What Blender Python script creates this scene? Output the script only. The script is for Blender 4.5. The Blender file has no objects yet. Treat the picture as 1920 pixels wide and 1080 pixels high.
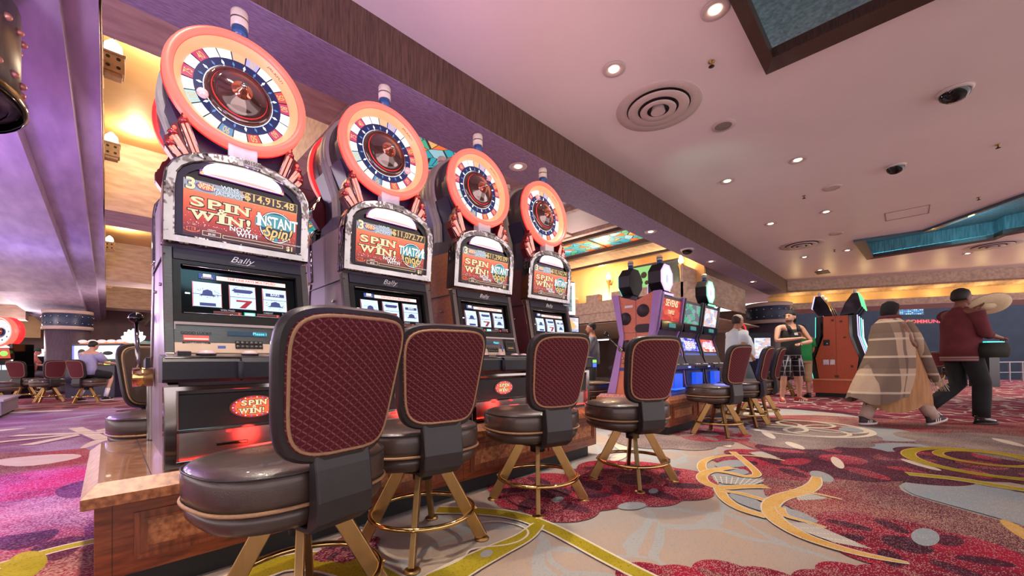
import bpy, bmesh, math, random
from mathutils import Matrix, Vector, Euler
random.seed(7)
SC = bpy.context.scene
COL = SC.collection
PI = math.pi
# ------------------------------------------------------------------ camera maths
FPX, CX, CY, CH = 749.34, 960.0, 668.63, 0.93
YAW, PITCH, ROLL = .7788, .0132, -.011
_F = Vector((math.cos(YAW), math.sin(YAW), 0)); _R = Vector((math.sin(YAW), -math.cos(YAW), 0)); _U = Vector((0, 0, 1))
_c, _s = math.cos(PITCH), math.sin(PITCH)
_F, _U = _c*_F + _s*_U, _c*_U - _s*_F
_c, _s = math.cos(ROLL), math.sin(ROLL)
_R, _U = _c*_R + _s*_U, _c*_U - _s*_R
def _ray(px, py): return _F + _R*((px-CX)/FPX) + _U*((CY-py)/FPX)
def on_z(px, py, z=0.0):
    d = _ray(px, py); t = (z-CH)/d.z; return Vector((0, 0, CH)) + d*t
def on_y(px, py, y):
    d = _ray(px, py); return Vector((0, 0, CH)) + d*(y/d.y)
def on_x(px, py, x):
    d = _ray(px, py); return Vector((0, 0, CH)) + d*(x/d.x)
def at(px, py, dist): return Vector((0, 0, CH)) + _ray(px, py)*dist
cd = bpy.data.cameras.new('camera'); cam = bpy.data.objects.new('camera', cd); COL.objects.link(cam)
cd.sensor_width = 36; cd.lens = 36*FPX/1920; cd.shift_y = (CY-540)/1920; cd.clip_end = 200; cd.clip_start = .02
M = Matrix((( _R.x, _U.x, -_F.x, 0), (_R.y, _U.y, -_F.y, 0), (_R.z, _U.z, -_F.z, CH), (0, 0, 0, 1)))
cam.matrix_world = M; SC.camera = cam
# ------------------------------------------------------------------ materials
def lin(c): return c/12.92 if c <= .04045 else ((c+.055)/1.055)**2.4
def hx(s): return tuple(lin(int(s[i:i+2], 16)/255) for i in (0, 2, 4))
MATS = {}
def mat(name, col='808080', rough=.5, metal=0., emit=None, es=1., vary=0., vscale=20., vstretch=(1, 1, 1), bump=0., bscale=200., coat=0., alpha=1., trans=0., col2=None, spec=.5, coord='Object'):
    if name in MATS: return MATS[name]
    m = bpy.data.materials.new(name); m.use_nodes = True; MATS[name] = m
    nt = m.node_tree; N = nt.nodes; L = nt.links; b = N['Principled BSDF']
    c = hx(col) if isinstance(col, str) else col
    b.inputs['Base Color'].default_value = (*c, 1); b.inputs['Roughness'].default_value = rough; b.inputs['Metallic'].default_value = metal
    b.inputs['Coat Weight'].default_value = coat; b.inputs['Alpha'].default_value = alpha; b.inputs['Transmission Weight'].default_value = trans
    b.inputs['Specular IOR Level'].default_value = spec
    if emit:
        e = hx(emit) if isinstance(emit, str) else emit
        b.inputs['Emission Color'].default_value = (*e, 1); b.inputs['Emission Strength'].default_value = es
    tc = N.new('ShaderNodeTexCoord'); mp = N.new('ShaderNodeMapping'); L.new(tc.outputs[coord], mp.inputs[0])
    mp.inputs['Scale'].default_value = vstretch
    nz = N.new('ShaderNodeTexNoise'); nz.inputs['Scale'].default_value = vscale; nz.inputs['Detail'].default_value = 4; L.new(mp.outputs[0], nz.inputs[0])
    if vary or col2:
        rp = N.new('ShaderNodeValToRGB'); L.new(nz.outputs['Fac'], rp.inputs[0])
        d = hx(col2) if col2 else tuple(x*(1-vary) for x in c)
        rp.color_ramp.elements[0].position = .35; rp.color_ramp.elements[1].position = .65
        rp.color_ramp.elements[0].color = (*d, 1); rp.color_ramp.elements[1].color = (*c, 1)
        L.new(rp.outputs[0], b.inputs['Base Color'])
    if bump:
        n2 = N.new('ShaderNodeTexNoise'); n2.inputs['Scale'].default_value = bscale; n2.inputs['Detail'].default_value = 3; L.new(mp.outputs[0], n2.inputs[0])
        bp = N.new('ShaderNodeBump'); bp.inputs['Strength'].default_value = bump; bp.inputs['Distance'].default_value = .002
        L.new(n2.outputs['Fac'], bp.inputs['Height']); L.new(bp.outputs[0], b.inputs['Normal'])
    return m
def glow(name, c, s=1., base='202020'):
    return mat(name, base, .4, emit=c, es=s)
def nodes(m): return m.node_tree.nodes, m.node_tree.links, m.node_tree.nodes['Principled BSDF']
def nmath(N, L, op, a, b=None, c=None):
    n = N.new('ShaderNodeMath'); n.operation = op
    for i, v in enumerate((a, b, c)):
        if v is None: continue
        if isinstance(v, (int, float)): n.inputs[i].default_value = v
        else: L.new(v, n.inputs[i])
    return n.outputs[0]
def nmix(N, L, f, a, b):
    n = N.new('ShaderNodeMix'); n.data_type = 'RGBA'
    if isinstance(f, (int, float)): n.inputs[0].default_value = f
    else: L.new(f, n.inputs[0])
    for i, v in ((6, a), (7, b)):
        if isinstance(v, tuple): n.inputs[i].default_value = (*v, 1)
        else: L.new(v, n.inputs[i])
    return n.outputs[2]
# ------------------------------------------------------------------ mesh builder
class MB:
    def __init__(s): s.v = []; s.f = []; s.mi = []; s.sm = []
    def add(s, vs, fs, mi=0, smooth=False, M=None):
        o = len(s.v)
        for p in vs:
            p = Vector(p)
            s.v.append(M @ p if M is not None else p)
        for f in fs: s.f.append([i+o for i in f]); s.mi.append(mi); s.sm.append(smooth)
        return s
    def box(s, x0, x1, y0, y1, z0, z1, mi=0, M=None):
        v = [(x, y, z) for z in (z0, z1) for y in (y0, y1) for x in (x0, x1)]
        return s.add(v, [(0, 2, 3, 1), (4, 5, 7, 6), (0, 1, 5, 4), (2, 6, 7, 3), (0, 4, 6, 2), (1, 3, 7, 5)], mi, False, M)
    def quad(s, a, b, c, d, mi=0, M=None): return s.add([a, b, c, d], [(0, 1, 2, 3)], mi, False, M)
    def poly(s, pts, mi=0, M=None): return s.add(pts, [tuple(range(len(pts)))], mi, False, M)
    def prism(s, pts, a, b, ax='x', mi=0, M=None, smooth=False):
        # 2-D outline extruded along an axis: 'x' outline is (y,z), 'y' outline is (x,z), 'z' outline is (x,y)
        def P(p, t): return {'x': (t, p[0], p[1]), 'y': (p[0], t, p[1]), 'z': (p[0], p[1], t)}[ax]
        n = len(pts); v = [P(p, a) for p in pts] + [P(p, b) for p in pts]
        s.add(v, [tuple(range(n)), tuple(range(2*n-1, n-1, -1))], mi, False, M)
        o = len(s.v)-2*n
        for i in range(n):
            j = (i+1) % n; s.f.append([o+i, o+j, o+n+j, o+n+i]); s.mi.append(mi); s.sm.append(smooth)
        return s
    def ring2d(s, outer, inner, a, b, ax='y', mi=0, M=None):
        # frame between two outlines with the same number of points, extruded
        def P(p, t): return {'x': (t, p[0], p[1]), 'y': (p[0], t, p[1]), 'z': (p[0], p[1], t)}[ax]
        n = len(outer); v = [P(p, a) for p in outer]+[P(p, a) for p in inner]+[P(p, b) for p in outer]+[P(p, b) for p in inner]
        f = []
        for i in range(n):
            j = (i+1) % n
            f += [(i, j, n+j, n+i), (2*n+i, 3*n+i, 3*n+j, 2*n+j), (i, 2*n+i, 2*n+j, j), (n+i, n+j, 3*n+j, 3*n+i)]
        return s.add(v, f, mi, False, M)
    def lathe(s, prof, n=24, mi=0, M=None, smooth=True, caps=True):
        v = []; f = []
        for r, z in prof:
            for i in range(n):
                a = 2*PI*i/n; v.append((r*math.cos(a), r*math.sin(a), z))
        for k in range(len(prof)-1):
            for i in range(n):
                j = (i+1) % n; f.append((k*n+i, k*n+j, (k+1)*n+j, (k+1)*n+i))
        if caps:
            if prof[0][0] > 1e-5: f.append(tuple(range(n-1, -1, -1)))
            if prof[-1][0] > 1e-5: f.append(tuple(range((len(prof)-1)*n, len(prof)*n)))
        return s.add(v, f, mi, smooth, M)
    def tube(s, pts, r, n=8, mi=0, closed=False, M=None, caps=True):
        pts = [Vector(p) for p in pts]; m = len(pts); v = []; f = []
        rs = r if isinstance(r, (list, tuple)) else [r]*m
        up = None
        for i, p in enumerate(pts):
            if closed: t = pts[(i+1) % m]-pts[i-1]
            else: t = pts[min(i+1, m-1)]-pts[max(i-1, 0)]
            t.normalize()
            if up is None:
                up = Vector((0, 0, 1)) if abs(t.z) < .9 else Vector((1, 0, 0))
            a = t.cross(up)
            if a.length < 1e-4: a = t.cross(Vector((0, 1, 0)))
            a.normalize(); b = a.cross(t); up = b
            for k in range(n):
                q = 2*PI*k/n; v.append(p + (a*math.cos(q)+b*math.sin(q))*rs[i])
        for i in range(m if closed else m-1):
            j = (i+1) % m
            for k in range(n):
                l = (k+1) % n; f.append((i*n+k, i*n+l, j*n+l, j*n+k))
        if not closed and caps: f += [tuple(range(n-1, -1, -1)), tuple(range((m-1)*n, m*n))]
        return s.add(v, f, mi, True, M)
    def loft(s, secs, n=20, mi=0, M=None, power=2., caps=True, smooth=True):
        # secs: (cx,cy,cz,rx,ry) horizontal superellipse sections
        v = []; f = []
        for cx, cy, cz, rx, ry in secs:
            for i in range(n):
                a = 2*PI*i/n; c, q = math.cos(a), math.sin(a)
                v.append((cx+rx*math.copysign(abs(c)**(2/power), c), cy+ry*math.copysign(abs(q)**(2/power), q), cz))
        for k in range(len(secs)-1):
            for i in range(n):
                j = (i+1) % n; f.append((k*n+i, k*n+j, (k+1)*n+j, (k+1)*n+i))
        if caps: f += [tuple(range(n-1, -1, -1)), tuple(range((len(secs)-1)*n, len(secs)*n))]
        return s.add(v, f, mi, smooth, M)
    def ell(s, c, r, mi=0, n=14, M=None):
        k = 8; prof = [(math.sin(PI*i/k), -math.cos(PI*i/k)) for i in range(k+1)]
        prof[0] = (1e-6, -1); prof[-1] = (1e-6, 1)
        T = Matrix.Translation(c) @ Matrix.Diagonal((*r, 1))
        return s.lathe(prof, n, mi, (M @ T) if M is not None else T, True, False)
    def disc(s, r, n=32, mi=0, M=None, r0=0):
        if r0 <= 0: return s.add([(r*math.cos(2*PI*i/n), r*math.sin(2*PI*i/n), 0) for i in range(n)], [tuple(range(n))], mi, False, M)
        v = [(q*math.cos(2*PI*i/n), q*math.sin(2*PI*i/n), 0) for q in (r0, r) for i in range(n)]
        return s.add(v, [(i, n+i, n+(i+1) % n, (i+1) % n) for i in range(n)], mi, False, M)
    def text(s, t, M, size=1., mi=0, bold=0., shear=0., sx=1., align='CENTER', depth=0.):
        vs, fs, w = glyphs(t, bold, shear)
        ox = {'CENTER': -w/2, 'LEFT': 0, 'RIGHT': -w}[align]
        T = M @ Matrix.Diagonal((size*sx, size, 1, 1)) @ Matrix.Translation((ox, 0, 0))
        return s.add(vs, fs, mi, False, T)
    def mesh(s, name, mats, recalc=True):
        me = bpy.data.meshes.new(name); me.from_pydata([tuple(p) for p in s.v], [], s.f)
        for m in (mats if isinstance(mats, (list, tuple)) else [mats]): me.materials.append(m)
        for p, i, q in zip(me.polygons, s.mi, s.sm): p.material_index = i; p.use_smooth = q
        if recalc:
            bm = bmesh.new(); bm.from_mesh(me); bmesh.ops.recalc_face_normals(bm, faces=bm.faces); bm.to_mesh(me); bm.free()
        me.update(); return me
    def build(s, name, mats, parent=None, loc=(0, 0, 0), rot=(0, 0, 0), bevel=0., recalc=True, seg=2):
        return put(name, s.mesh(name, mats, recalc), parent, loc, rot, bevel, seg)
_GL = {}
def glyphs(t, bold=0., shear=0.):
    k = (t, bold, shear)
    if k in _GL: return _GL[k]
    cu = bpy.data.curves.new('t', 'FONT'); cu.body = t; cu.offset = bold; cu.shear = shear; cu.resolution_u = 3; cu.size = 1.4
    ob = bpy.data.objects.new('t', cu); COL.objects.link(ob)
    dg = bpy.context.evaluated_depsgraph_get(); me = bpy.data.meshes.new_from_object(ob.evaluated_get(dg))
    vs = [v.co.copy() for v in me.vertices]; fs = [tuple(p.vertices) for p in me.polygons]
    bpy.data.objects.remove(ob); bpy.data.meshes.remove(me); bpy.data.curves.remove(cu)
    x0 = min((v.x for v in vs), default=0); x1 = max((v.x for v in vs), default=1)
    vs = [Vector((v.x-x0, v.y, 0)) for v in vs]
    _GL[k] = (vs, fs, x1-x0); return _GL[k]
def put(name, me, parent=None, loc=(0, 0, 0), rot=(0, 0, 0), bevel=0., seg=2):
    o = bpy.data.objects.new(name, me); COL.objects.link(o); o.location = loc; o.rotation_euler = rot
    if parent: o.parent = parent
    if bevel:
        md = o.modifiers.new('bevel', 'BEVEL'); md.width = bevel; md.segments = seg; md.limit_method = 'ANGLE'; md.angle_limit = math.radians(40)
    return o
def tag(o, label, cat, group=None, kind=None):
    o['label'] = label; o['category'] = cat
    if group: o['group'] = group
    if kind: o['kind'] = kind
    return o
def thing(name, label, cat, loc=(0, 0, 0), rz=0, group=None):
    o = bpy.data.objects.new(name, None); COL.objects.link(o); o.location = loc; o.rotation_euler = (0, 0, rz); o.empty_display_size = .1
    return tag(o, label, cat, group)
def struct(name, mb, mats, bevel=0., parent=None):
    o = mb.build(name, mats, parent, bevel=bevel)
    if not parent: o['kind'] = 'structure'
    return o
def dup(root, loc, rz, label, group=None):
    r = root.copy(); COL.objects.link(r); r.location = loc; r.rotation_euler = (0, 0, rz); r['label'] = label
    if group: r['group'] = group
    for ch in list(root.children):
        c = ch.copy(); COL.objects.link(c); c.parent = r
        for g in list(ch.children):
            d = g.copy(); COL.objects.link(d); d.parent = c
    return r
def T(x, y, z): return Matrix.Translation((x, y, z))
def RX(a): return Matrix.Rotation(a, 4, 'X')
def RY(a): return Matrix.Rotation(a, 4, 'Y')
def RZ(a): return Matrix.Rotation(a, 4, 'Z')
def lamp(kind, name, loc, power, col=(1, 1, 1), size=.1, target=None, angle=None, blend=.6):
    d = bpy.data.lights.new(name, kind); d.energy = power; d.color = col
    if kind == 'AREA': d.size = size
    else: d.shadow_soft_size = size
    if kind == 'SPOT': d.spot_size = angle or math.radians(70); d.spot_blend = blend
    o = bpy.data.objects.new(name, d); COL.objects.link(o); o.location = loc
    if target is not None: o.rotation_euler = (Vector(target)-Vector(loc)).to_track_quat('-Z', 'Y').to_euler()
    return o
# palette
CHROME = mat('chrome', '9a9694', .10, 1., vary=.12, vscale=6)
HAMMER = mat('hammered_chrome', 'a8a5a4', .07, 1., vary=.25, vscale=9, vstretch=(1, 1, .6), bump=.55, bscale=11)
_bn = [n for n in HAMMER.node_tree.nodes if n.type == 'BUMP'][0]; _bn.inputs['Distance'].default_value = .02; _bn.inputs['Strength'].default_value = .6
SILVER = mat('brushed_silver', '958b88', .30, 1., vary=.18, vscale=40, vstretch=(1, 1, 12))
STEEL = mat('stainless', 'b8b0ac', .28, 1., vary=.2, vscale=14)
BLACK = mat('black_plastic', '141417', .42, vary=.3, vscale=60, bump=.25, bscale=900)
GLOSS = mat('black_gloss', '07070a', .08, vary=.2, vscale=8)
NAVY = mat('navy_speckled_plastic', '1b1e2c', .45, vary=.45, vscale=500)
DPURP = mat('dark_purple_plastic', '2b2540', .32, vary=.25, vscale=9)
DRUMG = mat('dark_grey_drum', '4a4548', .35, .1, vary=.3, vscale=4)
STRIPE = mat('pale_grey_strip', 'a8a598', .5, vary=.1, vscale=30)
BRASS = mat('brushed_brass', 'b4915e', .34, 1., vary=.12, vscale=30, vstretch=(1, 1, .1))
BRASSP = mat('polished_brass', 'd9b878', .12, 1., vary=.1, vscale=20)
LEATHER = mat('brown_leather', '46362f', .36, vary=.2, vscale=14, bump=.3, bscale=260, coat=.3)
LEATHERB = mat('black_leather', '262122', .42, vary=.2, vscale=14, bump=.3, bscale=260, coat=.08)
TAN = mat('tan_piping', 'a9825f', .6, vary=.15, vscale=90)
WHITEP = mat('white_plastic', 'd8d2cc', .4, vary=.06, vscale=20)
WOODD = mat('mahogany', '8c4a2a', .35, col2='5f2e18', vscale=7, vstretch=(8, 1, 1), coat=.2)
WOODF = mat('cherry_wood', '8a4522', .34, col2='632d13', vscale=9, vstretch=(1, 1, 7), coat=.25)
BURL = mat('burl_veneer', 'bb7a4c', .35, col2='7d4525', vscale=42, coat=.3, bump=.05, bscale=60)
TOPW = mat('counter_veneer', '96694e', .22, col2='724a34', vscale=26, coat=.5)
RUBBER = mat('black_rubber', '0e0e10', .55, vary=.2, vscale=30)
RED_L = glow('red_light', (1, .05, .03), 4.)
CORAL = glow('coral_neon', (1.0, .19, .13), 1.05, 'a04038')
CORALR = glow('red_neon', (1.0, .035, .04), 1.0, 'ff2020')
PEACH = glow('peach_bevel', (1.0, .45, .22), .8, '906848')
WHITEL = glow('white_light', (.95, .97, 1), 3.2)
WARML = glow('warm_lamp', (1, .82, .55), 14.)
GOLDT = glow('gold_lettering', (1.0, .66, .22), .95)
CREAMT = glow('cream_lettering', (1.0, .86, .5), 1.0)
WHITET = glow('white_lettering', (1, 1, 1), 1.1)
BLKT = mat('black_ink', '120806', .5, vary=.1)
REDS = glow('red_screen', (.85, .09, .04), .8)
CYANT = glow('cyan_lettering', (.05, .55, .7), 1.1)
TEALT = glow('teal_art', (.05, .5, .55), .8)
GREENL = glow('green_light', (.25, .9, .08), 1.6)
BLUEL = glow('blue_light', (.03, .12, 1), 1.8)
# ------------------------------------------------------------------ carpet
def carpet(name, a, b, speck, amt, scale=2.2, vein=None, vscale=1.6, vw=.06, seed=0.):
    m = mat(name, a, .95, spec=.15); N, L, B = nodes(m)
    tc = N.new('ShaderNodeTexCoord'); mp = N.new('ShaderNodeMapping'); L.new(tc.outputs['Object'], mp.inputs[0]); mp.inputs['Location'].default_value = (seed, seed*.7, 0)
    P = mp.outputs[0]
    n1 = N.new('ShaderNodeTexNoise'); n1.inputs['Scale'].default_value = scale; n1.inputs['Detail'].default_value = 5; n1.inputs['Distortion'].default_value = .6; L.new(P, n1.inputs[0])
    r1 = N.new('ShaderNodeValToRGB'); L.new(n1.outputs['Fac'], r1.inputs[0]); r1.color_ramp.elements[0].position = .4; r1.color_ramp.elements[1].position = .6
    r1.color_ramp.elements[0].color = (*hx(a), 1); r1.color_ramp.elements[1].color = (*hx(b), 1)
    c = r1.outputs[0]
    if vein:
        n2 = N.new('ShaderNodeTexNoise'); n2.inputs['Scale'].default_value = 1.3; L.new(P, n2.inputs[0])
        ad = N.new('ShaderNodeVectorMath'); ad.operation = 'MULTIPLY_ADD'; L.new(n2.outputs['Color'], ad.inputs[0]); ad.inputs[1].default_value = (.7, .7, 0); L.new(P, ad.inputs[2])
        vo = N.new('ShaderNodeTexVoronoi'); vo.feature = 'DISTANCE_TO_EDGE'; vo.inputs['Scale'].default_value = vscale; L.new(ad.outputs[0], vo.inputs['Vector'])
        f = nmath(N, L, 'LESS_THAN', vo.outputs['Distance'], nmath(N, L, 'MULTIPLY', n1.outputs['Fac'], vw*2))
        c = nmix(N, L, nmath(N, L, 'MULTIPLY', f, .85 if vw > .045 else .6), c, hx(vein))
    # woven fleck: short dashes of a second yarn, denser where a soft noise says so
    mq = N.new('ShaderNodeMapping'); L.new(tc.outputs['Object'], mq.inputs[0]); mq.inputs['Scale'].default_value = (140, 300, 1); mq.inputs['Rotation'].default_value = (0, 0, .1)
    wn = N.new('ShaderNodeTexVoronoi'); wn.inputs['Scale'].default_value = 1.0; wn.inputs['Randomness'].default_value = .35; L.new(mq.outputs[0], wn.inputs['Vector'])
    n3 = N.new('ShaderNodeTexNoise'); n3.inputs['Scale'].default_value = 1.7; n3.inputs['Detail'].default_value = 3; L.new(P, n3.inputs[0])
    sp = N.new('ShaderNodeSeparateColor'); L.new(wn.outputs['Color'], sp.inputs[0])
    th = nmath(N, L, 'MULTIPLY', nmath(N, L, 'POWER', n3.outputs['Fac'], 2.), amt*4)
    f = nmath(N, L, 'LESS_THAN', sp.outputs[0], th)
    c = nmix(N, L, nmath(N, L, 'MULTIPLY', f, .8), c, hx(speck))
    wv = N.new('ShaderNodeTexNoise'); wv.inputs['Scale'].default_value = 700; L.new(tc.outputs['Object'], wv.inputs[0])
    c = nmix(N, L, nmath(N, L, 'MULTIPLY', wv.outputs['Fac'], .34), c, (.02, .012, .012))
    L.new(c, B.inputs['Base Color'])
    bp = N.new('ShaderNodeBump'); bp.inputs['Strength'].default_value = .5; bp.inputs['Distance'].default_value = .004; L.new(wv.outputs['Fac'], bp.inputs['Height']); L.new(bp.outputs[0], B.inputs['Normal'])
    return m
FM = [carpet('carpet_beige', 'c2aa97', 'b2aca8', 'a3a4a6', .12, 1.0, 'aebcc0', 1.9, .042),       # 0
      carpet('carpet_crimson', 'a8193a', '7a1730', 'c99a9a', .22, 1.6),                            # 1
      carpet('carpet_plum', '5a1a33', '43182c', '8e6a72', .22, 2.),                                # 2
      carpet('carpet_rust_fleck', 'a02a42', '6a3a48', 'c9a08c', .34, .9),                         # 3
      carpet('carpet_grey_fleck', '6d5c60', '7c6a68', 'b7a59a', .5, 2.),                           # 4
      carpet('carpet_gold', 'dcab5c', 'e6bb72', 'c08a3c', .08, 3.),                                # 5
      carpet('carpet_olive_gold', 'a8961e', 'b9a52a', '7d7016', .1, 3.),                           # 6
      carpet('carpet_cream', 'ecdfcb', 'e2d2bd', 'c9b9a8', .06, 3.),                               # 7
      carpet('carpet_blue_grey', 'a9a8a8', '98a4ac', 'c2bcb4', .14, 1.),                           # 8
      carpet('carpet_red_vine', 'a33a50', '8a2f45', '5a2236', .25, 3., 'e2cfc4', 2.6, .05),        # 9
      carpet('carpet_lilac', 'b9a0bb', '9c6c8c', '6a2c52', .3, 1.2)]                               # 10
fl = MB()
fl.quad((-14, -9, 0), (40, -9, 0), (40, 40, 0), (-14, 40, 0), 0)
_lz = [0.]
_hold = [False]
def lay(pts, mi):
    if not _hold[0]: _lz[0] += .00003
    fl.poly([(p[0], p[1], _lz[0]) for p in pts], mi)
def W(pts): return [on_z(*p) for p in pts]
def smooth(pts, k=2, closed=True):
    for _ in range(k):
        q = []; n = len(pts)
        if not closed: q.append(pts[0])
        for i in range(n if closed else n-1):
            a = Vector(pts[i]); b = Vector(pts[(i+1) % n]); q += [a.lerp(b, .25), a.lerp(b, .75)]
        if not closed: q.append(pts[-1])
        pts = q
    return pts
def ellip(c, a, b, rot, mi, n=28):
    lay([(c[0]+a*math.cos(t)*math.cos(rot)-b*math.sin(t)*math.sin(rot), c[1]+a*math.cos(t)*math.sin(rot)+b*math.sin(t)*math.cos(rot)) for t in [2*PI*i/n for i in range(n)]], mi)
def ribbon(pts, w, mi, edge=None, ew=.012, closed=False):
    pts = [Vector((p[0], p[1])) for p in smooth([Vector((p[0], p[1], 0)) for p in pts], 3, closed)]
    n = len(pts)
    for off, m in (((ew, edge),) if edge is not None else ())+((0, mi),):
        _lz[0] += .00003; z = _lz[0]; L = []; R = []
        for i, p in enumerate(pts):
            t = (pts[(i+1) % n]-pts[i-1]) if closed else (pts[min(i+1, n-1)]-pts[max(i-1, 0)]); t.normalize()
            ww = (w(i/(n-1)) if callable(w) else w)/2+off; nn = Vector((-t.y, t.x))*ww
            L.append((*(p+nn), z)); R.append((*(p-nn), z))
        for i in range(n if closed else n-1):
            j = (i+1) % n; fl.quad(L[i], L[j], R[j], R[i], m)
def blossom(c, R, n, mi, inner=None, rot=0.):
    # one scalloped outline: the farthest petal edge along each direction
    out = []
    for q in range(96):
        t = 2*PI*q/96; best = R*.6
        for i in range(n):
            a = t-(rot+2*PI*i/n); cx_ = R*.55*math.cos(a); cy_ = R*.55*math.sin(a); rr = R*(.44+.07*math.sin(i*2.4))
            d = rr*rr-cy_*cy_
            if d > 0: best = max(best, cx_+math.sqrt(d))
        out.append((c[0]+best*math.cos(t), c[1]+best*math.sin(t)))
    lay(out, mi)
    if inner is not None:
        _lz[0] += .00003; _hold[0] = True
        for i in range(n):
            a = rot+.3+2*PI*i/n; ellip((c[0]+R*.60*math.cos(a), c[1]+R*.60*math.sin(a)), R*.24, R*.11, a+.4, inner)
        ellip(c, R*.26, R*.22, 0, inner); _hold[0] = False
# far field and left side zones
lay(W([(1372, 762), (1560, 771), (1700, 790), (1920, 822), (2300, 880), (2300, 700), (1372, 690)]), 9)
lay(W([(1372, 760), (1450, 764), (1580, 776), (1720, 800), (1920, 838), (2300, 900), (2300, 872), (1920, 818), (1700, 787), (1560, 769), (1372, 757)]), 2)
lay([(-.05, 2.2), (-.05, 3.3), (5, 4.4), (9, 4.4), (9, 30), (-9, 30), (-9, .4), (-2, .2), (-.25, .9)], 10)
def scatter(x0, x1, y0, y1, n, kinds, s0, s1, ok=lambda x, y: True):
    for _ in range(n):
        x, y = random.uniform(x0, x1), random.uniform(y0, y1)
        if not ok(x, y): continue
        k = random.choice(kinds); s = random.uniform(s0, s1)
        if k[0] == 'b': blossom((x, y), s, random.choice((5, 6, 7)), k[1], k[2], random.random()*3)
        elif k[0] == 'e': ellip((x, y), s*.5, s*.14, random.random()*3, k[1])
        else:
            a = random.random()*6; pts = [(x+s*t*math.cos(a+t*1.6), y+s*t*math.sin(a+t*1.6)) for t in (0, .25, .5, .75, 1.)]
            ribbon(pts, lambda u: .03+.10*s*math.sin(PI*u), k[1], k[2], .015)
left_ok = lambda x, y: (x < -.35 or y > 3.5) and not (y > 4.2 and x > 3+.2*y)
scatter(-8, 5, 1., 26, 90, [('b', 1, 2), ('b', 2, 1), ('b', 3, 2), ('e', 7), ('e', 8), ('r', 7, None), ('r', 5, 7), ('r', 2, None)], .5, 1.6, left_ok)
scatter(-1.6, -.3, 1.6, 3.4, 14, [('b', 1, 2), ('e', 7), ('e', 2), ('r', 2, None)], .3, .7, lambda x, y: x < -.3)
# pale star with four bars on the left aisle
sc_ = on_z(165, 812)
for a in (.15, .95, 1.75, 2.55): ribbon([(sc_.x-.85*math.cos(a), sc_.y-.85*math.sin(a)), (sc_.x, sc_.y), (sc_.x+.85*math.cos(a), sc_.y+.85*math.sin(a))], .15, 7, 10, .03)
# near left
lay(smooth(W([(-300, 860), (60, 850), (190, 838), (250, 980), (260, 1300), (-900, 1600), (-900, 900)]), 1), 3)
for e in ([(-40, 865), (120, 850), (170, 856), (40, 880)], [(60, 890), (120, 880), (125, 893), (70, 902)], [(-60, 925), (20, 912), (42, 918), (-40, 945)]): lay(smooth(W(e), 2), 7)
lay(smooth(W([(-60, 900), (90, 880), (170, 870), (150, 925), (20, 940), (-100, 960)]), 2), 1)
lay(smooth(W([(95, 922), (140, 905), (185, 898), (170, 930), (120, 938)]), 2), 2)
lay(smooth(W([(-20, 1010), (60, 1000), (120, 990), (90, 1020), (0, 1040)]), 2), 2)
lay(smooth(W([(50, 1030), (110, 1010), (170, 1005), (130, 1050), (70, 1055)]), 2), 2)
ribbon(W([(-40, 1075), (40, 1050), (110, 1030), (180, 1015)]), .07, 6, 7, .012)
lay(smooth(W([(-60, 1150), (20, 1040), (80, 1032), (95, 1060), (20, 1110)]), 2), 6)
# crimson sweep on the right
lay(smooth(W([(1295, 812), (1410, 834), (1428, 872), (1428, 925), (1455, 940), (1545, 985), (1590, 1022), (1700, 1056), (1790, 1082), (1990, 1115), (2200, 1100), (2200, 1020), (1990, 1000), (1900, 984), (1770, 948), (1692, 925), (1682, 906), (1735, 894), (1920, 890), (2100, 884), (2100, 800), (1700, 788), (1480, 776), (1330, 790)]), 1), 3)
lay(smooth(W([(1690, 906), (1730, 893), (1840, 900), (1920, 930), (2060, 960), (2060, 1012), (1960, 1000), (1880, 975), (1770, 945), (1700, 925)]), 2), 8)
lay(smooth(W([(1600, 838), (1660, 830), (1740, 834), (1780, 842), (1700, 848), (1640, 856)]), 2), 8)
lay(smooth(W([(1560, 800), (1650, 800), (1720, 812), (1760, 826), (1680, 830), (1600, 820)]), 2), 8)
for px, py, R, k, mi, inn in ((1470, 868, .6, 6, 1, 2), (1700, 1022, .42, 7, 1, 2), (1580, 862, .8, 6, 2, 1), (1840, 872, .7, 6, 2, 1), (1480, 815, .9, 6, 4, None), (1900, 838, .9, 6, 4, None)):
    blossom(on_z(px, py), R, k, mi, inn, px*.01)
for px, py, a, b, r, mi in ((1540, 894, .17, .07, .3, 8), (1735, 1008, .15, .05, -.1, 8), (1725, 872, .2, .05, .6, 7), (1570, 868, .24, .04, .2, 7), (1490, 836, .2, .06, .5, 7), (1360, 834, .16, .05, .5, 7), (1890, 830, .25, .06, .3, 7), (1440, 815, .3, .05, .4, 7), (1915, 1000, .2, .04, .2, 5)):
    ellip(on_z(px, py), a, b, r, mi)
# crimson blossoms under the stools
for px, py, R, k, rot in ((1190, 900, .60, 7, .2), (1040, 925, .50, 6, .8)):
    blossom(on_z(px, py), R, k, 1, 2, rot)
blossom(on_z(1250, 820), .75, 7, 4, None, .4); blossom(on_z(1330, 815), .5, 6, 1, 4, .1)
for px, py, a, b, r, mi in ((1046, 938, .06, .035, .3, 8), (1225, 922, .06, .03, .2, 8), (1185, 950, .10, .06, -.4, 8), (1170, 842, .22, .07, .9, 7), (1160, 858, .18, .06, .2, 7), (1100, 915, .16, .11, .3, 2)):
    ellip(on_z(px, py), a, b, r, mi)
# crimson scallops at the bottom edge
for px, py, R in ((1265, 1120, .27), (1400, 1122, .30), (1660, 1125, .30), (1800, 1130, .3)): blossom(on_z(px, py), R, 6, 1, 3, px*.02)
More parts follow.
